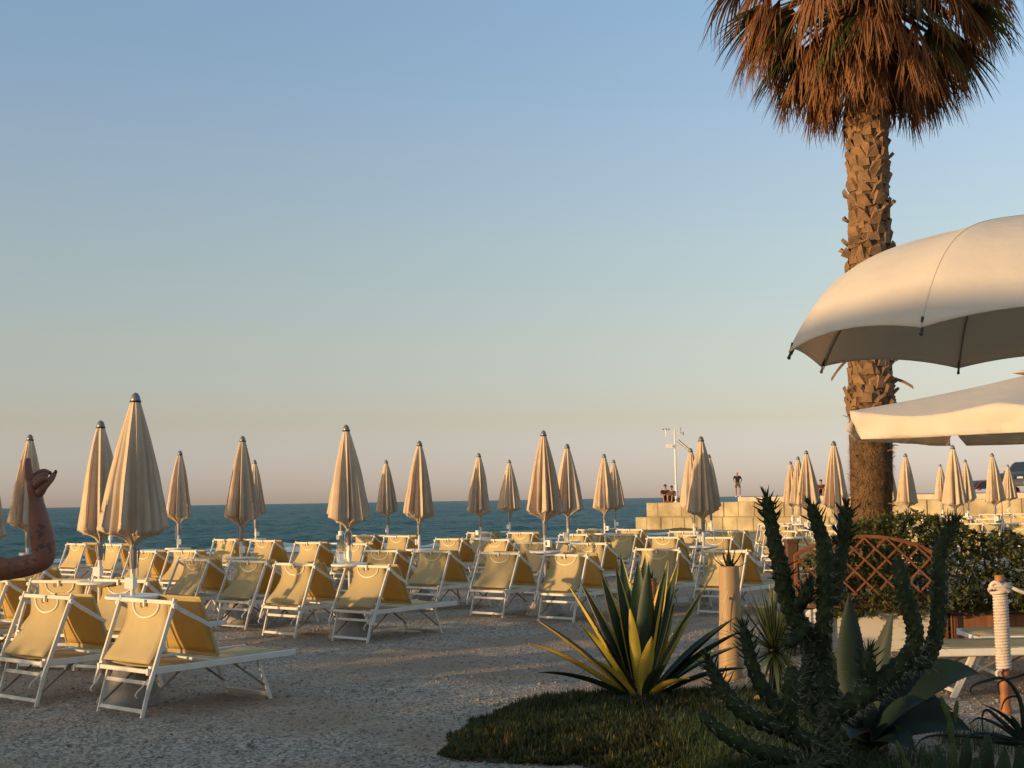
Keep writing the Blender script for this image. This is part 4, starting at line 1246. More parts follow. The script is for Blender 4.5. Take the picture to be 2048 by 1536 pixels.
# ================================================================== hedge, planters, trellis
def interp(tab, x):
    for (a, b), (c, d) in zip(tab, tab[1:]):
        if x <= c: return lerp(b, d, max(0, (x-a)/(c-a)))
    return tab[-1][1]
def leaf_card(mb, p, d, n, l, w, mi=0):
    """small pointed leaf, slightly folded"""
    d = d.normalized(); s = d.cross(n).normalized(); n = s.cross(d)
    mb.add([p, p + d*l*.45 + s*w + n*w*.35, p + d*l, p + d*l*.45 - s*w + n*w*.35, p + d*l*.5], [(0, 4, 1), (4, 2, 1), (0, 3, 4), (4, 3, 2)], mi)
def hedge(name, label, x0, x1, y0, y1, zbot, top, seed, nrosette):
    rnd = random.Random(seed)
    t = thing(name, label, 'hedge', ((x0+x1)/2, (y0+y1)/2, 0), 0, 'dark green hedges behind the planters')
    o = V(t.location)
    mb, tw = MB(), MB()
    n = 0
    while n < nrosette:
        x = rnd.uniform(x0, x1); y = y0 + (y1-y0)*rnd.random()**1.7; f = rnd.random()**.75
        px = 1024 + F*x/y
        zt = top(px) + .10*noise.noise((x*4, y*4, seed)) + .05*noise.noise((x*11, y*11, seed))
        z = lerp(zbot(px), zt, f)
        den = noise.noise((x*5.5, y*5, z*5.5+seed))
        if rnd.random() < .16:
            z = rnd.uniform(.36, .58)+.05*noise.noise((x*3, 1, 1)); y = y0 - rnd.uniform(.12, .42); den_ok = True
        else: den_ok = False
        if den < -.16 and f < .93 and not den_ok: continue
        c = V((x, y, z)); n += 1
        up = V((rnd.uniform(-.8, .8), rnd.uniform(-1.1, .3), rnd.uniform(.1, 1))).normalized()
        for k in range(rnd.randint(6, 9)):
            a = rnd.uniform(0, 6.28); e = rnd.uniform(-.15, 1.0)
            s = up.orthogonal().normalized(); b = up.cross(s)
            d = (s*math.cos(a) + b*math.sin(a))*math.cos(e) + up*math.sin(e)
            leaf_card(mb, c - o, d, (up+V((0, 0, .3))).normalized() if abs(d.dot(up)) < .95 else s, rnd.uniform(.035, .065), rnd.uniform(.008, .014))
    for k in range(14):
        x = rnd.uniform(x0+.15, x1-.15); y = (y0+y1)/2+.1
        b = V((x, y, zbot(1024+F*x/y)-.1)) - o
        tw.tube([b, b+V((rnd.uniform(-.1, .1), 0, .3)), b+V((rnd.uniform(-.25, .25), rnd.uniform(-.1, .1), .75))], [.016, .012, .006], 6)
    zb_ = zbot(1024+F*((x0+x1)/2)/y1)-.08
    tw.tube([V((x0+.1, (y0+y1)/2+.1, zb_))-o, V((x1-.1, (y0+y1)/2+.1, zb_))-o], .012, 6)
    mb.build('foliage', M['hedge_leaf'], t)
    tw.build('branches', M['hedge_twig'], t)
TOPZ = [(1560, 1135), (1600, 1112), (1650, 1095), (1690, 1052), (1740, 1034), (1830, 1026), (1900, 1036), (1930, 1060), (1965, 1078), (2000, 1058), (2048, 1084), (2200, 1070), (2400, 1075)]
def top_l(px): return 1.5 - (interp(TOPZ, px) - (1017-.0164*px))*13.3/F
hedge('hedge', 'dark leafy hedge growing through the arched trellis at the foot of the palm', 2.95, 4.42, 12.72, 13.9, lambda px: .42, lambda px: top_l(px), 31, 2300)
hedge('hedge', 'dark leafy hedge growing in the brown wooden planter at the right edge', 4.42, 7.0, 12.66, 13.9, lambda px: .36, lambda px: top_l(px), 47, 3000)

def planter(name, label, x0, x1, y0, y1, z1, m, m2, grp=None):
    t = thing(name, label, 'planter', ((x0+x1)/2, (y0+y1)/2, 0))
    L_, W_ = x1-x0, y1-y0
    b = MB()
    for (c, s) in (((0, -W_/2+.015, z1/2), (L_, .03, z1)), ((0, W_/2-.015, z1/2), (L_, .03, z1)), ((-L_/2+.015, 0, z1/2), (.03, W_-.062, z1)), ((L_/2-.015, 0, z1/2), (.03, W_-.062, z1))):
        b.box(c, s)
    b.build('box', m, t)
    r = MB()
    for (c, s) in (((0, -W_/2+.01, z1+.014), (L_+.03, .06, .024)), ((0, W_/2-.01, z1+.014), (L_+.03, .06, .024)), ((-L_/2+.01, 0, z1+.012), (.06, W_-.09, .022)), ((L_/2-.01, 0, z1+.012), (.06, W_-.09, .022))):
        r.box(c, s)
    r.build('rim', m2, t)
    MB().box((0, 0, z1-.05), (L_-.07, W_-.07, .03)).build('soil', M['soil'], t)
    for x in (-L_/2+.02, L_/2-.02):
        MB().bar((x, -W_/2-.02, 0), (x, -W_/2-.02, z1), .04, .03, (1, 0, 0)).build('corner_post', m2, t)
    return t
a = at_y(1652, 1215, 12.6); b_ = at_y(1893, 1222, 12.6)
planter('planter_box', 'pale white planter box with a thin reddish rim under the trellis', a.x, b_.x, 12.6, 13.5, .40, M['planter_white'], M['wood_red'])
a2 = at_y(1905, 1228, 12.52); b2 = at_y(2360, 1228, 12.52)
planter('planter_box', 'reddish brown wooden planter box behind the sunbeds at right', a2.x, b2.x, 12.52, 13.5, .335, M['planter_wood'], M['wood_dark'])

def trellis():
    y = 12.42
    x0, x1 = at_y(1592, 1150, y).x, at_y(1868, 1150, y).x
    t = thing('arched_trellis', 'reddish wooden lattice trellis with an arched top in front of the hedge', 'trellis', ((x0+x1)/2, y, 0))
    w = x1-x0; zb = .47; zs = .93; zm = 1.10
    def arch(u): return zs + (zm-zs)*(1-(2*u-1)**2)**.85 if 0 < u < 1 else zs
    top = [V((-w/2+w*i/24, 0, arch(i/24))) for i in range(25)]
    b = MB(); 
    for p, q in zip(top, top[1:]): b.bar(p, q, .034, .036, (0, 1, 0))
    for s in (-1, 1): b.bar((s*w/2, 0, .05), (s*w/2, 0, zs+.01), .034, .036, (1, 0, 0))
    b.bar((-w/2+.02, 0, zb-.02), (w/2-.02, 0, zb-.02), .03, .03, (0, 1, 0))
    b.build('arch_frame', M['wood_red'], t)
    l = MB(); step = .205
    for sgn, yy in ((1, -.014), (-1, -.026)):
        k = -14
        while k < 14:
            # slat line x = c + sgn*(z-zb)
            c = k*step; pts = []
            for i in range(61):
                z = zb + (zm-zb)*i/60; x = c + sgn*(z-zb)
                u = (x+w/2)/w
                if 0.005 < u < .995 and z <= arch(u)-.005: pts.append((x, yy, z))
            if len(pts) > 4: l.bar(pts[0], pts[-1], .0175, .010, (0, 0, 1), bev=.1)
            k += 1
    l.build('lattice', M['wood_red'], t)
trellis()
p = at_y(1582, 1085, 12.5)
d = MB().bar((0, 0, -.05), (0, 0, p.z), .12, .12, (1, 0, 0)); d.bar((0, 0, p.z), (0, 0, p.z+.03), .14, .14, (1, 0, 0))
tag(d.build('wooden_post', M['wood_dark'], None, False, (p.x, p.y, 0)), 'dark brown wooden post at the left end of the trellis', 'post')

# ================================================================== bamboo cane planters with small aloes
def rosette(mb, c, n, l0, l1, w, rnd, e0=.1, e1=1.3, curl=.2, mi=0, k5=5):
    for i in range(n):
        a = i*2.39996 + rnd.uniform(-.3, .3); e = lerp(e0, e1, (i+.5)/n); l = rnd.uniform(l0, l1)
        o = V((math.cos(a), math.sin(a), 0)); s = V((-math.sin(a), math.cos(a), 0))
        rows = []
        for j in range(k5+1):
            f = j/k5; ee = e + curl*f
            p = c + (o*math.cos(ee) + V((0, 0, math.sin(ee))))*l*f
            ww = w*(1-f)**.8 + .0008
            nn = (V((0, 0, 1))*math.cos(ee) - o*math.sin(ee))
            rows.append([p - s*ww + nn*ww*.5, p, p + s*ww + nn*ww*.5])
        mb.grid(rows, mi)
def cane(px, py, pyb, y, r0, r1, label, mkey, aloe_label, n, l, seed):
    b = at_y(px, pyb, y); tp = at_y(px-4 if pyb-py > 150 else px, py, y)
    t = thing('cane_planter', label, 'planter', (b.x, y, 0))
    zt = tp.z; lean = V((tp.x-b.x, 0, 0))
    m = MB(); prof = []
    zn = [0, zt*.36, zt*.79]
    k = 40
    for i in range(k+1):
        f = i/k; z = zt*f; r = lerp(r0, r1, f)
        r *= 1 + .04*math.exp(-((z-zt*.79)/.010)**2) + .04*math.exp(-((z-zt*.36)/.010)**2) - .02*math.exp(-((z-zt*.765)/.02)**2)
        prof.append((r, z))
    m.lathe(prof + [(r1*.86, zt), (r1*.84, zt-.08)], 28)
    m.v = [(v[0]+lean.x*v[2]/zt, v[1], v[2]) for v in m.v]
    m.build('cane', M[mkey], t, smooth=True)
    q = V((lean.x*.7, 0, zt*.72))
    MB().tube([q+V((-.01, -r0*.99, 0)), q+V((-.01, -r0*1.12, 0))], .012, 8).build('knot_hole', M['wood_dark'], t)
    rnd = random.Random(seed); a = MB()
    c = V((tp.x, y, zt-.035))
    rosette(a, V((0, 0, 0)), n, l*.75, l*1.15, l*.09, rnd, .12, 1.30, .30)
    tag(a.build('small_aloe', M['aloe'], None, True, c), aloe_label, 'plant')
cane(1462, 1132, 1352, 10.9, .098, .082, 'thick pale bamboo cane planter standing on the gravel right of the agave', 'bamboo', 'small dark spiky aloe growing out of the top of the bamboo cane', 12, .21, 3)
cane(1306, 1156, 1320, 12.3, .052, .050, 'thin reddish cane post behind the upright leaves of the variegated agave', 'rust_post', 'tiny spiky plant on top of the thin cane behind the agave', 7, .12, 4)
# loose cord hanging on the bamboo cane
c0 = at_y(1456, 1182, 10.78)
cd = MB().tube(smooth_path([at_y(1456, 1182, 10.785), at_y(1448, 1210, 10.775), at_y(1440, 1245, 10.76), at_y(1436, 1262, 10.75)], 6), .003, 5)
tag(cd.build('cord', M['rope']), 'thin pale cord hanging from a hole in the bamboo cane', 'cord')

# ================================================================== rope post
def rope_post():
    b = at_z(2012, 1425, 0)
    y = b.y; zt = at_y(2009, 1150, y).z
    t = thing('rope_post', 'rusty iron post wrapped in thick pale rope with a knot at the top', 'post', (b.x, y, 0))
    MB().lathe([(.040, -.05), (.040, .02), (.034, .06), (.032, zt-.01), (.028, zt)], 18).build('post', M['rust_post'], t, smooth=True)
    z0, z1 = at_y(2012, 1338, y).z, at_y(2010, 1182, y).z
    pts = []; turns = 26
    for i in range(turns*14+1):
        a = i/14*2*math.pi; f = i/(turns*14)
        pts.append((.042*math.cos(a), .042*math.sin(a), lerp(z0, z1, f)))
    MB().tube(pts, .0108, 7).build('rope_winding', M['rope'], t, smooth=True)
    k = MB()
    for j, (zz, r, tl) in enumerate(((.0, .056, .25), (.022, .062, -.3), (.04, .055, .15), (.012, .07, .6))):
        k.tube([(r*math.cos(a), r*math.sin(a)-.004, z1+zz+tl*.05*math.cos(a+.6*j)) for a in [2*math.pi*i/24 for i in range(25)]], .0135, 8)
    k.tube(smooth_path([(-.05, -.05, z1+.02), (-.075, -.05, z1+.045), (-.05, -.07, z1+.065), (0, -.075, z1+.03), (.04, -.06, z1+.0)], 6), .014, 8)
    k.build('knot', M['rope'], t, smooth=True)
    MB().tube(smooth_path([(-.03, -.045, z0), (-.065, -.05, z0-.01), (-.06, -.05, z0-.05), (-.03, -.045, z0-.045)], 6), .010, 7).build('rope_end', M['rope'], t, smooth=True)
    # the rope running on to the next post, out of frame
    e = V((1.6, -.25, zt-.02))
    m_ = MB().tube(bez((.04, -.05, z1+.035), (.8, -.12, z1-.32), e, 24), .0125, 8)
    tag(m_.build('slack_rope', M['rope'], None, True, (b.x, y, 0)), 'pale rope running from the knotted post out of the picture', 'rope')
    t2 = thing('rope_post', 'next iron rope post beyond the right edge', 'post', (b.x+e.x+.02, y+e.y, 0))
    MB().lathe([(.040, -.05), (.034, .06), (.032, zt-.01), (.028, zt)], 18).build('post', M['rust_post'], t2, smooth=True)
rope_post()

# ================================================================== big variegated agave
def strap_leaf(name, parent, base, tip, w, bendv, mats, margin=1, fold=.35, spines=True, ymode='both', th=.012, smid=.35, outv=None, roll=0.0):
    """succulent leaf from base to tip; bendv pushes the middle; mats = (body, margin)"""
    P = bez(base, (V(base)+V(tip))/2 + V(bendv), tip, 22)
    n = len(P); cols = [-1, -.72, -.36, 0, .36, .72, 1]
    oo = V((tip[0]-base[0], tip[1]-base[1], 0)) if outv is None else V(outv)
    if oo.length < .02: oo = V((0, -1, 0))
    oo.normalize(); hs = V((-oo.y, oo.x, 0))
    up_rows, lo_rows = [], []
    for i, p in enumerate(P):
        f = i/(n-1)
        t = (P[min(i+1, n-1)]-P[max(i-1, 0)]).normalized()
        s = (hs - t*hs.dot(t)).normalized(); nn = s.cross(t) * -1
        if nn.dot(V((0, 0, 1)) - oo*.6) < 0: nn = -nn
        if roll: s, nn = s*math.cos(roll)+nn*math.sin(roll), nn*math.cos(roll)-s*math.sin(roll)
        prof = (.55 + .45*math.sin(min(1, f/smid)*math.pi/2)) * (1 if f < smid else max(0, 1-((f-smid)/(1-smid))**1.75))
        ww = w*prof + .0012
        thk = th*(1-f)**.7 + .0008
        ru, rl = [], []
        for c in cols:
            q = p + s*(c*ww) + nn*(abs(c)**1.6*ww*fold)
            e = 1-abs(c)**3
            ru.append(q + nn*thk*.25*e); rl.append(q - nn*thk*(.25+.75*e))
        up_rows.append(ru); lo_rows.append(rl)
    mb = MB()
    def mi_for(j):
        m_ = 1 if j in (0, 5) else 0
        if ymode == 'left': m_ = 1 if j in (0, 1) else 0
        if ymode == 'right': m_ = 1 if j in (4, 5) else 0
        if ymode == 'full': m_ = 1 if j not in (2, 3) else 0
        if ymode == 'all': m_ = 1
        if ymode == 'none': m_ = 0
        return m_
    k = len(cols)
    for rows, flip in ((up_rows, 0), (lo_rows, 1)):
        vs = [q for r in rows for q in r]; fs, ms = [], []
        for i in range(n-1):
            for j in range(k-1):
                q = (i*k+j, i*k+j+1, (i+1)*k+j+1, (i+1)*k+j)
                fs.append(q[::-1] if flip else q)
                m_ = mi_for(j)
                ms.append(m_)
        mb.add(vs, fs, ms)
    if spines:
        for i in range(3, n-2):
            for sgn, j in ((-1, 0), (1, k-1)):
                q = up_rows[i][j]; s = (up_rows[i][j]-up_rows[i][3]).normalized(); t = (P[i+1]-P[i]).normalized()
                mb.add([q - t*.005, q + t*.005, q + s*.009 + t*.005], [(0, 1, 2)], 2)
    q = P[-1]; t = (P[-1]-P[-3]).normalized()
    mb.tube([q - t*.02, q + t*.012], [.0035, .0006], 5, mi=2)
    return mb.build(name, [M[mats[0]], M[mats[1]], M['agave_dry']], parent, smooth=True)

def agave():
    B0 = at_z(1282, 1408, .03)
    t = thing('variegated_agave', 'large agave with dark green, yellow-edged sword leaves in the centre foreground', 'agave', B0)
    y0 = B0.y
    rnd = random.Random(9)
    # (tip px, tip py, depth offset of tip, half width, sag/bow up, yellow mode, base dx)
    L_ = [(1053, 1285, -.20, .048, .10, 'right', -.07), (1077, 1345, -.42, .045, .10, 'none', -.06), (1071, 1238, .10, .050, .06, 'right', -.06),
          (1134, 1166, .05, .052, .03, 'right', -.05), (1161, 1163, .25, .055, .02, 'both', -.04), (1201, 1143, .32, .050, .02, 'both', -.03),
          (1155, 1240, -.18, .046, .04, 'right', -.05), (1231, 1130, .18, .050, .0, 'both', -.02), (1241, 1108, .38, .050, .0, 'both', -.01),
          (1276, 1121, .12, .055, .0, 'none', 0), (1290, 1112, .30, .056, .0, 'none', .01), (1297, 1125, -.02, .050, .0, 'none', .01),
          (1337, 1118, .22, .052, .0, 'both', .03), (1331, 1150, .02, .050, .0, 'left', .03), (1358, 1120, .36, .046, .0, 'both', .04),
          (1350, 1205, .30, .045, .02, 'left', .05), (1388, 1222, .02, .050, .03, 'left', .05), (1414, 1168, .15, .052, .02, 'both', .05),
          (1469, 1236, .05, .062, .07, 'none', .06), (1484, 1262, -.12, .058, .09, 'none', .06), (1478, 1292, .18, .050, .08, 'right', .06),
          (1496, 1336, -.25, .046, .10, 'none', .07), (1381, 1358, -.42, .044, .07, 'all', .05), (1259, 1213, -.12, .034, .01, 'all', -.01),
          (1304, 1272, -.30, .040, .02, 'all', .0), (1190, 1320, -.30, .042, .04, 'right', -.05), (1330, 1330, -.35, .04, .04, 'none', .02)]
    for (px, py, dy, w, bow, ym, dx) in L_:
        tip = at_y(px, py, y0+dy) - B0
        az = V((tip.x, tip.y, 0))
        bs = V((dx, max(-.06, min(.06, dy*.2)), .03 + .05*(1-min(1, az.length))))
        bend = V((0, 0, bow)) + V((tip.x, tip.y, 0))*.02
        ov = az if az.length > .12 else V((tip.x*.5, -.3 if dy < .15 else .3, 0))
        strap_leaf('leaf', t, bs, tip, w*1.24, bend, ('agave_green', 'agave_yellow'), fold=.34, ymode=ym, th=.018, outv=ov, smid=.5, roll=0.0)
    # dry curled leaves and the short stem at the foot
    for (px, py, dy) in ((1195, 1262, -.05), (1225, 1425, -.25), (1345, 1420, -.2), (1172, 1240, .1)):
        tip = at_y(px, py, y0+dy) - B0
        strap_leaf('dry_leaf', t, V((0, 0, .02)), tip, .022, V((0, 0, .05)), ('agave_dry', 'agave_dry'), fold=.8, spines=False)
    MB().lathe([(.10, -.05), (.11, .0), (.09, .06), (.05, .12)], 16).build('stem', M['agave_dry'], t, smooth=True)
agave()

# ---- broad-leaved agave behind the cactus
def broad_agave():
    B0 = at_z(1722, 1498, .02); y0 = B0.y
    t = thing('broad_agave', 'agave with broad plain blue-green leaves growing behind the spiny cactus', 'agave', B0)
    L_ = [(1698, 1188, .10, .088, .02, -.02), (1786, 1222, .05, .062, .05, .02), (1960, 1348, .15, .110, .30, .03), (1942, 1462, -.15, .105, .20, .04), (1905, 1420, .05, .09, .22, .05),
          (1590, 1292, .10, .06, .10, -.05), (1640, 1268, .30, .055, .06, -.03), (1560, 1345, -.05, .06, .12, -.06), (1850, 1400, -.30, .085, .10, .04),
          (1830, 1500, -.45, .08, .12, .04), (1620, 1410, -.25, .07, .12, -.05), (1745, 1290, .35, .06, .02, .0), (1700, 1480, -.5, .07, .14, -.01), (1850, 1330, .5, .07, .15, .03)]
    for (px, py, dy, w, bow, dx) in L_:
        tip = at_y(px, py, y0+dy) - B0
        az = V((tip.x, tip.y, 0))
        ov = az if az.length > .15 else V((.1, -1, 0))
        strap_leaf('leaf', t, V((dx, dy*.15, .03)), tip, w, V((0, 0, bow)), ('agave_blue', 'agave_blue'), fold=.26, ymode='none', th=.022, smid=.5, outv=ov, roll=(.85 if tip.x > 0 else -.6)*min(1, abs(tip.x)/.35))
    MB().lathe([(.12, -.05), (.13, .0), (.10, .06), (.05, .12)], 16).build('stem', M['agave_dry'], t, smooth=True)
broad_agave()

# ---- variegated yucca behind the bamboo cane
def yucca():
    B0 = at_y(1548, 1302, 10.2); zb = B0.z
    g = V((B0.x, B0.y, 0))
    t = thing('variegated_yucca', 'small yucca with thin radiating green and cream leaves beside the bamboo cane', 'yucca', g)
    MB().tube([(0, 0, -.03), (0.01, 0, zb*.5), (0, 0, zb+.02)], [.06, .05, .045], 12).build('stem', M['agave_dry'], t, smooth=True)
    rnd = random.Random(14); mb = MB(); c = V((0, 0, zb))
    for i in range(190):
        a = i*2.39996+rnd.uniform(-.2, .2); f = (i+.5)/190; e = lerp(-.75, 1.45, f**.9)+rnd.uniform(-.1, .1); l = rnd.uniform(.40, .62)
        o = V((math.cos(a), math.sin(a), 0)); s = V((-math.sin(a), math.cos(a), 0))
        d = o*math.cos(e) + V((0, 0, math.sin(e))); rows = []
        yel = rnd.random() < .12
        for j in range(6):
            ff = j/5; ww = .0125*(1-ff**2)*(1.7 if yel else 1)+.0006
            p = c + d*l*ff + V((0, 0, -.05*ff*ff*math.cos(e)))
            rows.append([p - s*ww, p - s*ww*.62, p, p + s*ww*.62, p + s*ww])
        k0 = len(mb.v); vs = [q for r in rows for q in r]; fs, ms = [], []
        for r in range(5):
            for j in range(4):
                fs.append((r*5+j, r*5+j+1, (r+1)*5+j+1, (r+1)*5+j)); ms.append(1 if (j in (0, 3) or yel) else 0)
        mb.add(vs, fs, ms)
    mb.build('leaves', [M['yucca'], M['yucca_cream']], t, smooth=True)
yucca()

# ================================================================== spiny cactus
def cactus():
    Y = 7.0
    B0 = at_y(1652, 1536, Y); B0.z = 0
    t = thing('spiny_cactus', 'dark branching cactus with knobbly upright stems and long pale spines at right foreground', 'cactus', B0)
    def K(X, Yp, dy=0.0): return at_y(1400+X/2.977, 1020+Yp/2.977, Y+dy)
    # paths in px of the 2.977x detail: points, radii (m), leafy tip
    br = [([(775, 1560, 0), (770, 1400, 0), (770, 1250, .0), (765, 1080, .02), (735, 930, .03), (690, 830, .03), (620, 720, .03), (560, 620, .02), (505, 480, .0), (480, 340, -.02), (450, 220, -.03), (425, 90, -.03), (405, -30, -.03), (395, -75, -.03)],
            [.062, .058, .052, .047, .045, .044, .043, .042, .040, .037, .034, .030, .025, .016], 1, 5),
          ([(720, 860, .02), (730, 760, -.04), (742, 620, -.07), (745, 480, -.08), (742, 330, -.08), (735, 200, -.09), (700, 90, -.10), (668, 0, -.11), (655, -30, -.11)],
            [.040, .038, .036, .036, .035, .033, .028, .024, .015], 1, 99),
          ([(790, 560, -.03), (815, 430, .0), (838, 300, .02), (850, 180, .03), (862, 80, .03), (868, 10, .03), (870, -20, .03)],
            [.030, .030, .029, .029, .031, .030, .018], 2, 99),
          ([(775, 1240, .0), (860, 1175, -.08), (960, 1115, -.13), (1060, 1030, -.15), (1150, 955, -.15), (1225, 890, -.15)],
            [.045, .043, .041, .040, .039, .037], 0, 99),
          ([(1225, 890, -.15), (1275, 800, -.16), (1275, 690, -.17), (1240, 570, -.18), (1205, 450, -.18), (1185, 340, -.18), (1180, 290, -.18)],
            [.037, .036, .036, .035, .033, .030, .018], 0, 99),
          ([(1230, 885, -.15), (1330, 905, -.12), (1385, 810, -.10), (1415, 690, -.08), (1425, 540, -.07), (1428, 380, -.06), (1432, 250, -.06), (1465, 150, -.05), (1500, 95, -.05), (1515, 70, -.05)],
            [.034, .034, .035, .035, .034, .034, .032, .027, .022, .014], 1, 99),
          ([(740, 1440, .0), (620, 1370, -.12), (480, 1300, -.2), (340, 1250, -.22), (230, 1180, -.22), (140, 1070, -.22), (80, 970, -.2), (45, 890, -.2)],
            [.044, .040, .037, .034, .033, .031, .026, .014], 1, 99),
          ([(480, 1200, -.15), (410, 1110, -.16), (350, 1020, -.16), (310, 920, -.16), (285, 820, -.16), (265, 730, -.16), (255, 695, -.16)],
            [.030, .031, .030, .028, .026, .022, .013], 1, 99),
          ([(545, 1280, -.22), (535, 1180, -.24), (540, 1060, -.25), (548, 970, -.25), (550, 930, -.25)],
            [.028, .034, .034, .030, .017], 0, 99),
          ([(560, 1320, -.2), (500, 1220, -.2), (440, 1160, -.18)], [.032, .03, .026], 0, 99),
          ([(760, 1500, -.05), (600, 1490, -.2), (430, 1455, -.3), (280, 1410, -.34), (140, 1330, -.36), (40, 1245, -.36), (0, 1200, -.36)],
            [.040, .036, .034, .032, .030, .024, .014], 0, 99),
          ([(640, 700, .02), (590, 740, -.10), (545, 780, -.15), (520, 800, -.15)], [.030, .030, .028, .016], 1, 99),
          ([(505, 400, .0), (490, 360, -.04), (488, 320, -.05)], [.03, .03, .018], 1, 99),
          ([(700, 1150, .05), (640, 1030, .10), (650, 900, .13), (660, 790, .14), (655, 740, .14)], [.034, .033, .032, .028, .016], 1, 99),
          ([(560, 600, .02), (610, 540, -.06), (640, 470, -.09), (650, 430, -.1)], [.03, .03, .026, .016], 1, 99),
          ([(870, 1190, -.08), (960, 1120, .05), (1080, 1080, .12), (1180, 1000, .16), (1230, 930, .17)], [.036, .034, .032, .028, .016], 1, 99),
          ([(770, 1300, .0), (680, 1230, .08), (610, 1130, .14), (580, 1040, .16), (575, 1000, .16)], [.034, .034, .032, .028, .016], 1, 99),
          ([(1050, 1035, -.15), (1010, 960, -.2), (1000, 880, -.22), (1005, 840, -.22)], [.03, .03, .027, .016], 1, 99),
          ([(700, 1480, -.1), (640, 1530, -.25), (520, 1560, -.34), (400, 1530, -.38)], [.036, .034, .03, .016], 1, 99)]
    st, bark, sp, lf = MB(), MB(), MB(), MB()
    rnd = random.Random(77)
    NA = 20
    for pts, rad, leafy, barkn in br:
        P0 = [K(*p) - B0 for p in pts]
        spans = 10
        P = smooth_path(P0, spans)
        Rr = []
        for i in range(len(P)):
            k = i/spans; a = min(int(k), len(rad)-2); Rr.append(1.22*lerp(rad[a], rad[a+1], min(1, k-a)))
        # resample by arc length so that the tubercle lattice stays regular
        acc = [0]
        for a, b in zip(P, P[1:]): acc.append(acc[-1]+(b-a).length)
        L_ = acc[-1]; n = max(6, int(L_/.0085)); Q, QR = [], []; j = 0
        for i in range(n+1):
            s = L_*i/n
            while j < len(acc)-2 and acc[j+1] < s: j += 1
            f = (s-acc[j])/max(1e-9, acc[j+1]-acc[j]); Q.append(P[j].lerp(P[j+1], f)); QR.append(lerp(Rr[j], Rr[j+1], f))
        pitch = .060
        def lat(i, k):
            u = 5*k/NA; w = i*L_/n/pitch
            return math.cos(math.pi*(u+w))*math.cos(math.pi*(u-w))
        def mod(i, k): 
            b = abs(lat(i, k)); return .84 + .32*b**1.1 + .03*noise.noise((i*.4, k*1.1, 5))
        tgt = st
        tgt.tube(Q, QR, NA, mod=mod)
        # areoles with spines / leaves
        s_ = None
        t0 = (Q[1]-Q[0]).normalized(); ref = V((0, 0, 1)) if abs(t0.z) < .9 else V((1, 0, 0)); s_ = t0.cross(ref).normalized()
        for i in range(n+1):
            tt = (Q[min(i+1, n)]-Q[max(i-1, 0)]).normalized(); s_ = (s_ - tt*s_.dot(tt)).normalized(); b_ = tt.cross(s_)
            for k in range(NA):
                c = abs(lat(i, k))
                if c < .93: continue
                if rnd.random() < .22: continue
                a = 2*math.pi*k/NA; o = s_*math.cos(a)+b_*math.sin(a)
                q = Q[i] + o*QR[i]*1.08
                frac = i/n
                old = QR[i] > .038
                for _ in range(2 if old else rnd.choice([0, 1, 1])):
                    d = (o + tt*rnd.uniform(-.6, .9) + b_*rnd.uniform(-.4, .4)+s_*rnd.uniform(-.4, .4)).normalized()
                    l = rnd.uniform(.03, .085) if old else rnd.uniform(.015, .055)
                    sd = d.orthogonal().normalized()*(.0011 if old else .0009); sd2 = d.cross(sd.normalized())*sd.length
                    sp.add([q-sd, q+sd, q+sd2, q+d*l], [(0, 1, 3), (1, 2, 3), (2, 0, 3)])
                if rnd.random() < .5:
                    sp.add([q + o*.003 + x*.0035 for x in (tt, b_, -tt, -b_)], [(0, 1, 2, 3)])
                nl = 0
                if leafy and (1-frac)*L_ < (.16 if leafy == 1 else .22): nl = 1 if leafy == 1 else 2
                for _ in range(nl):
                    d = (o*rnd.uniform(.7, 1.1) + tt*rnd.uniform(.3, 1.0)).normalized(); l = rnd.uniform(.035, .065)
                    lf.tube([q, q+d*l*.5+tt*.004, q+d*l+tt*.012], [.0045, .004, .0008], 5)
        if leafy:
            e = Q[-1]; tt = (Q[-1]-Q[-4]).normalized()
            for k in range(10 if leafy == 1 else 16):
                d = (tt + V((rnd.uniform(-1, 1), rnd.uniform(-1, 1), rnd.uniform(-.3, .6)))*.9).normalized(); l = rnd.uniform(.03, .065)
                lf.tube([e - tt*.01, e+d*l*.5, e+d*l+tt*.01], [.0045, .004, .0008], 5)
    st.build('stems', M['cactus'], t, smooth=True)
    sp.build('spines', M['spine'], t)
    lf.build('leaves', M['cactus'], t, smooth=True)
    # corky bark round the foot of the trunk
    P = smooth_path([K(775, 1560)-B0, K(770, 1400)-B0, K(770, 1250)-B0, K(768, 1150, .01)-B0], 12)
    bark.tube([P[0]-V((0, 0, .08))]+P, [.07]+[lerp(.068, .056, i/(len(P)-1)) for i in range(len(P))], 18, mod=lambda i, k: 1+.10*noise.noise((k*.9, i*.45, 3)))
    bark.build('bark', M['cactus_bark'], t, smooth=True)
cactus()

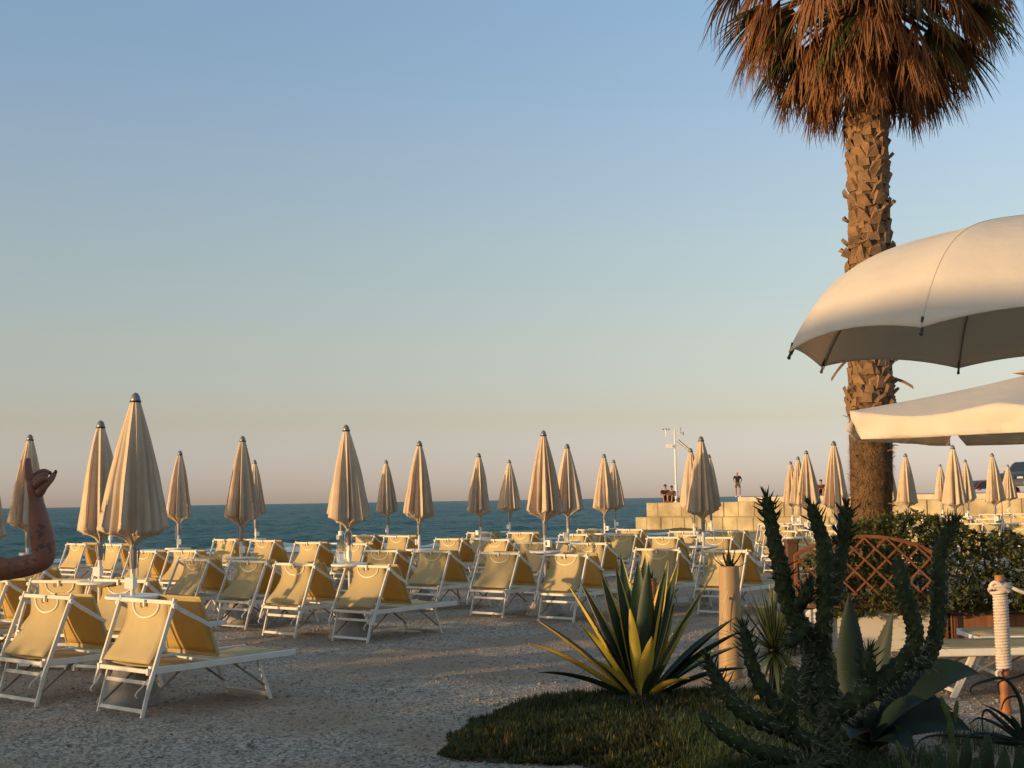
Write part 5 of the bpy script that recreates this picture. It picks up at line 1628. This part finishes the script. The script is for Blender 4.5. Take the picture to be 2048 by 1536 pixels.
# ================================================================== prickly pear pads, curly aloe, ground cover, grass
def prickly_pear():
    B0 = at_z(1900, 1600, .0); Y = 6.15
    B0 = at_y(1900, 1620, Y); B0.z = 0
    t = thing('prickly_pear', 'prickly pear with long narrow light green pads at the bottom right corner', 'cactus', B0)
    rnd = random.Random(5)
    def pad(mb, a, b, w, th):
        a, b = V(a), V(b); d = (b-a); l = d.length; d.normalize(); s = d.cross(V((0, 1, 0))).normalized(); n = d.cross(s)
        rows = []
        for i in range(13):
            f = i/12; ww = w*(math.sin(math.pi*min(1, f*.93+.05))**.55)*(.72+.5*f if f < .6 else 1.02)
            tt = th*(math.sin(math.pi*min(1, f*.9+.07))**.6)
            rows.append([a + d*l*f + s*ww*math.cos(q) + n*tt*math.sin(q) for q in [2*math.pi*k/14 for k in range(14)]])
        mb.grid(rows, close=True)
    sp = MB()
    def A(px, py, dy=0): return at_y(px, py, Y+dy) - B0
    young = [((1905, 1490), (1898, 1430), .016), ((1908, 1545), (1905, 1480), .018), ((1904, 1455), (1882, 1392), .014), ((1910, 1445), (1914, 1400), .012), ((1912, 1620), (1908, 1535), .02),
             ((1822, 1560), (1808, 1515), .016), ((1812, 1528), (1792, 1480), .012)]
    old = [((1880, 1620), (1876, 1492), .034, .0), ((1925, 1620), (1935, 1475), .034, .05), ((1968, 1620), (1975, 1468), .040, .02), ((2000, 1640), (2010, 1500), .042, -.08), ((1945, 1660), (1952, 1515), .04, -.1),
           ((1850, 1640), (1846, 1530), .03, .06), ((2035, 1640), (2040, 1490), .035, .1)]
    for (a, b, w) in young:
        mb = MB(); pad(mb, A(*a), A(*b), w, .008); mb.build('young_pad', M['opuntia_young'], t, smooth=True)
    for (a, b, w, dy) in old:
        mb = MB(); pad(mb, A(*a, dy), A(*b, dy), w, .012); mb.build('pad', M['opuntia'], t, smooth=True)
        for _ in range(26):
            f, u = rnd.random(), rnd.uniform(-.8, .8); q = A(*a, dy).lerp(A(*b, dy), f) + V((u*w, -.013, 0)); d = V((rnd.uniform(-.6, .6), -1, rnd.uniform(-.3, .6))).normalized()*rnd.uniform(.01, .025)
            sp.add([q+V((-.0008, 0, 0)), q+V((.0008, 0, 0)), q+d], [(0, 1, 2)])
    sp.build('spines', M['spine'], t)
prickly_pear()

def curly_aloe():
    Y = 6.7; B0 = at_y(2052, 1480, Y); zb = max(.08, B0.z); B0 = V((B0.x, Y, 0))
    t = thing('curly_aloe', 'aloe with thin dark arching leaves curling down at the right edge', 'aloe', B0)
    def A(px, py, dy=0): return at_y(px, py, Y+dy) - B0
    paths = [[(2050, 1478), (2040, 1400), (2010, 1358), (1970, 1362), (1946, 1372), (1941, 1384), (1950, 1390)],
             [(2045, 1480), (2000, 1440), (1975, 1420), (1965, 1430), (1965, 1462)],
             [(2045, 1482), (2000, 1452), (1960, 1436), (1938, 1448)],
             [(2045, 1485), (1990, 1470), (1945, 1468), (1920, 1490)],
             [(2040, 1490), (1990, 1478), (1900, 1470), (1850, 1475), (1826, 1500)],
             [(2055, 1478), (2050, 1430), (2036, 1395), (2012, 1398), (2002, 1420)],
             [(2056, 1478), (2075, 1400), (2060, 1350), (2030, 1355), (1998, 1365), (2000, 1390)],
             [(2060, 1478), (2100, 1400), (2140, 1370), (2160, 1400)], [(2060, 1480), (2120, 1440), (2160, 1450)]]
    broad = [[(2050, 1480), (2030, 1440), (2000, 1412), (1968, 1410)], [(2045, 1480), (2035, 1445), (2020, 1430)], [(2048, 1490), (2010, 1490), (1975, 1482)]]
    for i, p in enumerate(paths):
        q = smooth_path([A(x, y, (i % 3-1)*.06*k/4) for k, (x, y) in enumerate(p)], 6); n = len(q)
        MB().tube(q, [lerp(.014, .0025, (j/(n-1))**.8) for j in range(n)], 7).build('leaf', M['aloe'], t, smooth=True)
    for i, p in enumerate(broad):
        q = [A(x, y, -.05*i) for x, y in p]
        strap_leaf('leaf', t, q[0], q[-1], .026, (q[1]+q[2])*.5-(q[0]+q[-1])*.5, ('agave_blue', 'agave_blue'), fold=.4, ymode='none', spines=False)
    MB().lathe([(.05, -.02), (.045, zb), (.02, zb+.05)], 12).build('stem', M['agave_dry'], t, smooth=True)
curly_aloe()

# outline of the planted bed (ground points), a low mound covered with short succulent tufts
BED = [at_z(px, py, .0) for px, py in ((876, 1503), (905, 1478), (950, 1445), (1030, 1418), (1120, 1404), (1210, 1402), (1330, 1400), (1430, 1388), (1520, 1392), (1600, 1410), (1680, 1440), (1760, 1480), (1800, 1560), (1790, 1700), (1500, 1700), (1300, 1560), (1150, 1528), (1000, 1524), (920, 1522))]
def in_bed(x, y):
    c = False; n = len(BED)
    for i in range(n):
        a, b = BED[i], BED[i-1]
        if (a.y > y) != (b.y > y) and x < (b.x-a.x)*(y-a.y)/(b.y-a.y)+a.x: c = not c
    return c
def bed_dist(x, y):
    d = 9
    for i in range(len(BED)):
        a, b = BED[i-1], BED[i]; ax, ay, bx, by = a.x, a.y, b.x, b.y
        t = max(0, min(1, ((x-ax)*(bx-ax)+(y-ay)*(by-ay))/((bx-ax)**2+(by-ay)**2+1e-9)))
        d = min(d, math.hypot(x-ax-t*(bx-ax), y-ay-t*(by-ay)))
    return d
def bed_h(x, y):
    d = bed_dist(x, y)
    return .11*min(1, d/.35)**.6 + .03*noise.noise((x*3, y*3, 1))*min(1, d/.2)
def ground_cover():
    rnd = random.Random(12)
    x0, x1 = min(p.x for p in BED), max(p.x for p in BED); y0, y1 = min(p.y for p in BED), max(p.y for p in BED)
    # soil mound
    mb = MB(); nx, ny = 90, 90; idx = {}
    vs, fs = [], []
    for i in range(nx):
        for j in range(ny):
            x, y = lerp(x0-.1, x1+.1, i/(nx-1)), lerp(y0-.1, y1+.1, j/(ny-1))
            ins = in_bed(x, y)
            z = ground_n(x, y)*1.0 + (bed_h(x, y)*.6 if ins else -.05)
            vs.append((x, y, z))
    for i in range(nx-1):
        for j in range(ny-1): fs.append((i*ny+j, (i+1)*ny+j, (i+1)*ny+j+1, i*ny+j+1))
    mb.add(vs, fs)
    tag(mb.build('soil_mound', M['soil'], smooth=True), kind='structure')
    lf, rd = MB(), MB()
    n = 0
    while n < 9500:
        x, y = rnd.uniform(x0, x1), rnd.uniform(y0, y1)
        if not in_bed(x + .10*noise.noise((x*4, y*4, 21)), y + .16*noise.noise((x*4, y*4, 33))): continue
        dens = noise.noise((x*2.2, y*2.2, 6))
        if y < 6.6 and rnd.random() < .5: continue
        n += 1
        h = bed_h(x, y); z = ground_n(x, y)*1.0 + h*.6
        tip = rnd.random() < .05 + .22*max(0, noise.noise((x*1.5, y*1.5, 2)))
        up = V((rnd.uniform(-.5, .5), rnd.uniform(-.5, .5), 1)).normalized()
        hh = rnd.uniform(.022, .060)*(.8+.6*h/.11)
        c = V((x, y, z))
        for k in range(rnd.randint(6, 10)):
            a = rnd.uniform(0, 6.28); e = rnd.uniform(.35, 1.45); o = V((math.cos(a), math.sin(a), 0))
            d = (o*math.cos(e)+up*math.sin(e)).normalized(); l = hh*rnd.uniform(.6, 1.15); s = d.cross(V((0, 0, 1)))
            if s.length < .05: continue
            s.normalize(); w = rnd.uniform(.0035, .0065)
            q = c + o*.008
            (rd if tip and rnd.random() < .6 else lf).add([q - s*w*.6, q + s*w*.6, q + d*l*.6 + s*w, q + d*l*.6 - s*w, q + d*l + V((0, 0, .006))], [(0, 1, 2, 3), (3, 2, 4)])
    k = len(lf.f); lf.add(rd.v, rd.f, 1)
    tag(lf.build('ground_cover', [M['cover'], M['cover_red']]), 'low dark green succulent ground cover spreading round the agave', 'ground cover', kind='stuff')
    # thin grass round the cactus
    g = MB(); n = 0
    while n < 5200:
        x, y = rnd.uniform(.9, 2.9), rnd.uniform(6.1, 8.2)
        if x > 1.9 and noise.noise((x*2, y*2, 9)) < .1: continue
        if noise.noise((x*1.6, y*1.6, 4)) < -.12: continue
        n += 1
        z = ground_n(x, y) + (bed_h(x, y)*.6 if in_bed(x, y) else 0)
        a = rnd.uniform(0, 6.28); o = V((math.cos(a), math.sin(a), 0)); l = rnd.uniform(.05, .17); s = V((-o.y, o.x, 0))
        p = V((x, y, z)); w = rnd.uniform(.0012, .0024)
        q = p + V((0, 0, l*.6)) + o*l*.18; r = p + V((0, 0, l*.85)) + o*l*rnd.uniform(.4, .8)
        g.add([p-s*w, p+s*w, q+s*w*.8, q-s*w*.8, r], [(0, 1, 2, 3), (3, 2, 4)])
    tag(g.build('grass', M['grass']), 'thin grass growing round the foot of the spiny cactus', 'grass', kind='stuff')
    for px, py, zz, r, lab in ((1516, 1402, .10, .05, 'large yellow fallen leaf lying in front of the bamboo cane'), (1742, 1480, .06, .016, 'small yellow fallen leaf among the lower agave leaves'), (1470, 1460, .12, .016, 'small yellow fallen leaf caught on the lower cactus stems')):
        c = at_z(px, py, zz); mb = MB(); rows = []
        for i in range(9):
            f = i/8; w = r*.55*math.sin(math.pi*f)**.8
            rows.append([c+V((lerp(-r, r, f), -.2*w, .012*math.sin(f*3))), c+V((lerp(-r, r, f), .0, .02*math.sin(f*3)+w*.5)), c+V((lerp(-r, r, f), .2*w, .012*math.sin(f*3)+w*1.0))])
        mb.grid(rows); tag(solidify(mb.build('fallen_leaf', M['dead_leaf'], None, True), .0015), lab, 'leaf')
ground_cover()

# ================================================================== unseen things added out of view to cast shade into the scene
def uv(u, v): return V((u*.883 - v*.469, u*.469 + v*.883, 0))
def bar_shade_caster():  # unseen building added so that its roof shades the foreground
    c = uv(-13.5, -1.45)
    t = thing('bar_shade_caster', 'plastered beach bar with a low tiled roof added unseen behind the camera to cast shade', 'building', c, math.atan2(.469, .883))
    LX, LY, H = 4.0, 14.0, 3.40
    w = MB()
    for (cc, s) in (((-LX/2, 0, H/2), (.2, LY, H)), ((0, -LY/2, H/2), (LX-.21, .2, H)), ((0, LY/2, H/2), (LX-.21, .2, H))): w.box(cc, s)
    for k in range(6): w.box((LX/2, -LY/2+.35+k*(LY-.7)/5, H/2), (.2, .7, H))
    w.box((LX/2+.003, 0, .5), (.18, LY-.1, 1.0)); w.box((LX/2+.004, 0, H-.35), (.18, LY-.1, .7))
    w.build('wall', M['bar_wall'], t)
    MB().box((LX/2+.2, 0, 1.06), (.6, LY-.2, .08)).build('counter', M['wood_red'], t)
    r = MB(); r.add([(-LX/2-.5, -LY/2-.5, H+.01), (LX/2+.5, -LY/2-.5, H+.01), (LX/2+.5, LY/2+.02, H+.01), (-LX/2-.5, LY/2+.02, H+.01), (0, -LY/2-.5, H+.87), (0, LY/2+.02, H+.87)],
                    [(0, 3, 2, 1), (0, 1, 4), (1, 2, 5, 4), (2, 3, 5), (3, 0, 4, 5)])
    r.build('roof', M['bar_roof'], t)
bar_shade_caster()
def caster_tree(u, v, h, cr, label, seed, n=1500):  # unseen tree added for the patchy shade it casts
    rnd = random.Random(seed); c = uv(u, v)
    t = thing('tamarisk_shade_caster', label, 'tree', c)
    P = smooth_path([(0, 0, -.1), (.08, .05, h*.3), (-.05, .1, h*.6), (.05, 0, h*.95)], 5)
    tr = MB().tube(P, [lerp(.13, .03, i/(len(P)-1)) for i in range(len(P))], 9)
    lf = MB(); 
    for k in range(10):
        a = rnd.uniform(0, 6.28); z = rnd.uniform(h*.35, h*.8); e = V((math.cos(a)*cr*.8, math.sin(a)*cr*.8, z+cr*.5))
        tr.tube([(0, 0, z), e*.5+V((0, 0, z*.5+.1)), e], [.05, .03, .012], 6)
    for _ in range(n):
        d = V((rnd.gauss(0, 1), rnd.gauss(0, 1), rnd.gauss(0, 1))).normalized()*cr*rnd.random()**.45
        p = V((d.x, d.y, h*.72+d.z*.62))
        if noise.noise((p.x*1.5+seed, p.y*1.5, p.z*1.5)) < -.1: continue
        for _2 in range(4):
            q = p + V((rnd.uniform(-.12, .12), rnd.uniform(-.12, .12), rnd.uniform(-.12, .12)))
            leaf_card(lf, q, V((rnd.uniform(-1, 1), rnd.uniform(-1, 1), rnd.uniform(-1, 1))), V((rnd.uniform(-1, 1), rnd.uniform(-1, 1), 1.1)), .13, .03)
    tr.build('trunk', M['bark'], t, smooth=True); lf.build('crown', M['tree_leaf'], t)
caster_tree(-6.0, 7.75, 1.75, .85, 'small bushy tamarisk added outside the frame on the left to cast dappled shade', 2, 330)

caster_tree(-8.0, 16.0, 3.1, 1.25, 'first of two tamarisk trees added left of the frame to shade loungers, the one nearer the bar', 5, 900)
caster_tree(-8.2, 18.4, 3.0, 1.25, 'second of two tamarisk trees added left of the frame to shade loungers, further from the bar', 8, 900)
def hedge_shade_caster():  # unseen hedge added to keep the low sun off the gravel
    a, b = uv(-7.0, 5.7), uv(-7.0, 13.4)
    c = (a+b)/2; d = (b-a).normalized(); o = V((d.y, -d.x, 0)); L_ = (b-a).length
    t = thing('hedge_shade_caster', 'low clipped hedge added outside the frame on the left to shade the ground', 'hedge', c)
    rnd = random.Random(91); lf, tw = MB(), MB()
    for _ in range(5200):
        s = rnd.uniform(-L_/2, L_/2); z = 1.16*rnd.random()**.7 + .10*noise.noise((s*1.7, 2, 5)) + .05*noise.noise((s*6, 1, 3))
        p = d*s + o*rnd.uniform(-.35, .35) + V((0, 0, max(.03, z)))
        for k in range(4):
            leaf_card(lf, p + V((rnd.uniform(-.05, .05), rnd.uniform(-.05, .05), rnd.uniform(-.05, .05))), V((rnd.uniform(-1, 1), rnd.uniform(-1, 1), rnd.uniform(-.4, 1))), V((rnd.uniform(-1, 1), rnd.uniform(-1, 1), 1.2)), .085, .028)
    n = 18
    for k in range(n):
        p = d*lerp(-L_/2+.1, L_/2-.1, k/(n-1))
        tw.tube([p-V((0, 0, .05)), p+V((.05, 0, .5)), p+o*.1+V((0, 0, .95))], [.025, .018, .008], 6)
    lf.build('foliage', M['tree_leaf'], t); tw.build('branches', M['bark'], t)
hedge_shade_caster()
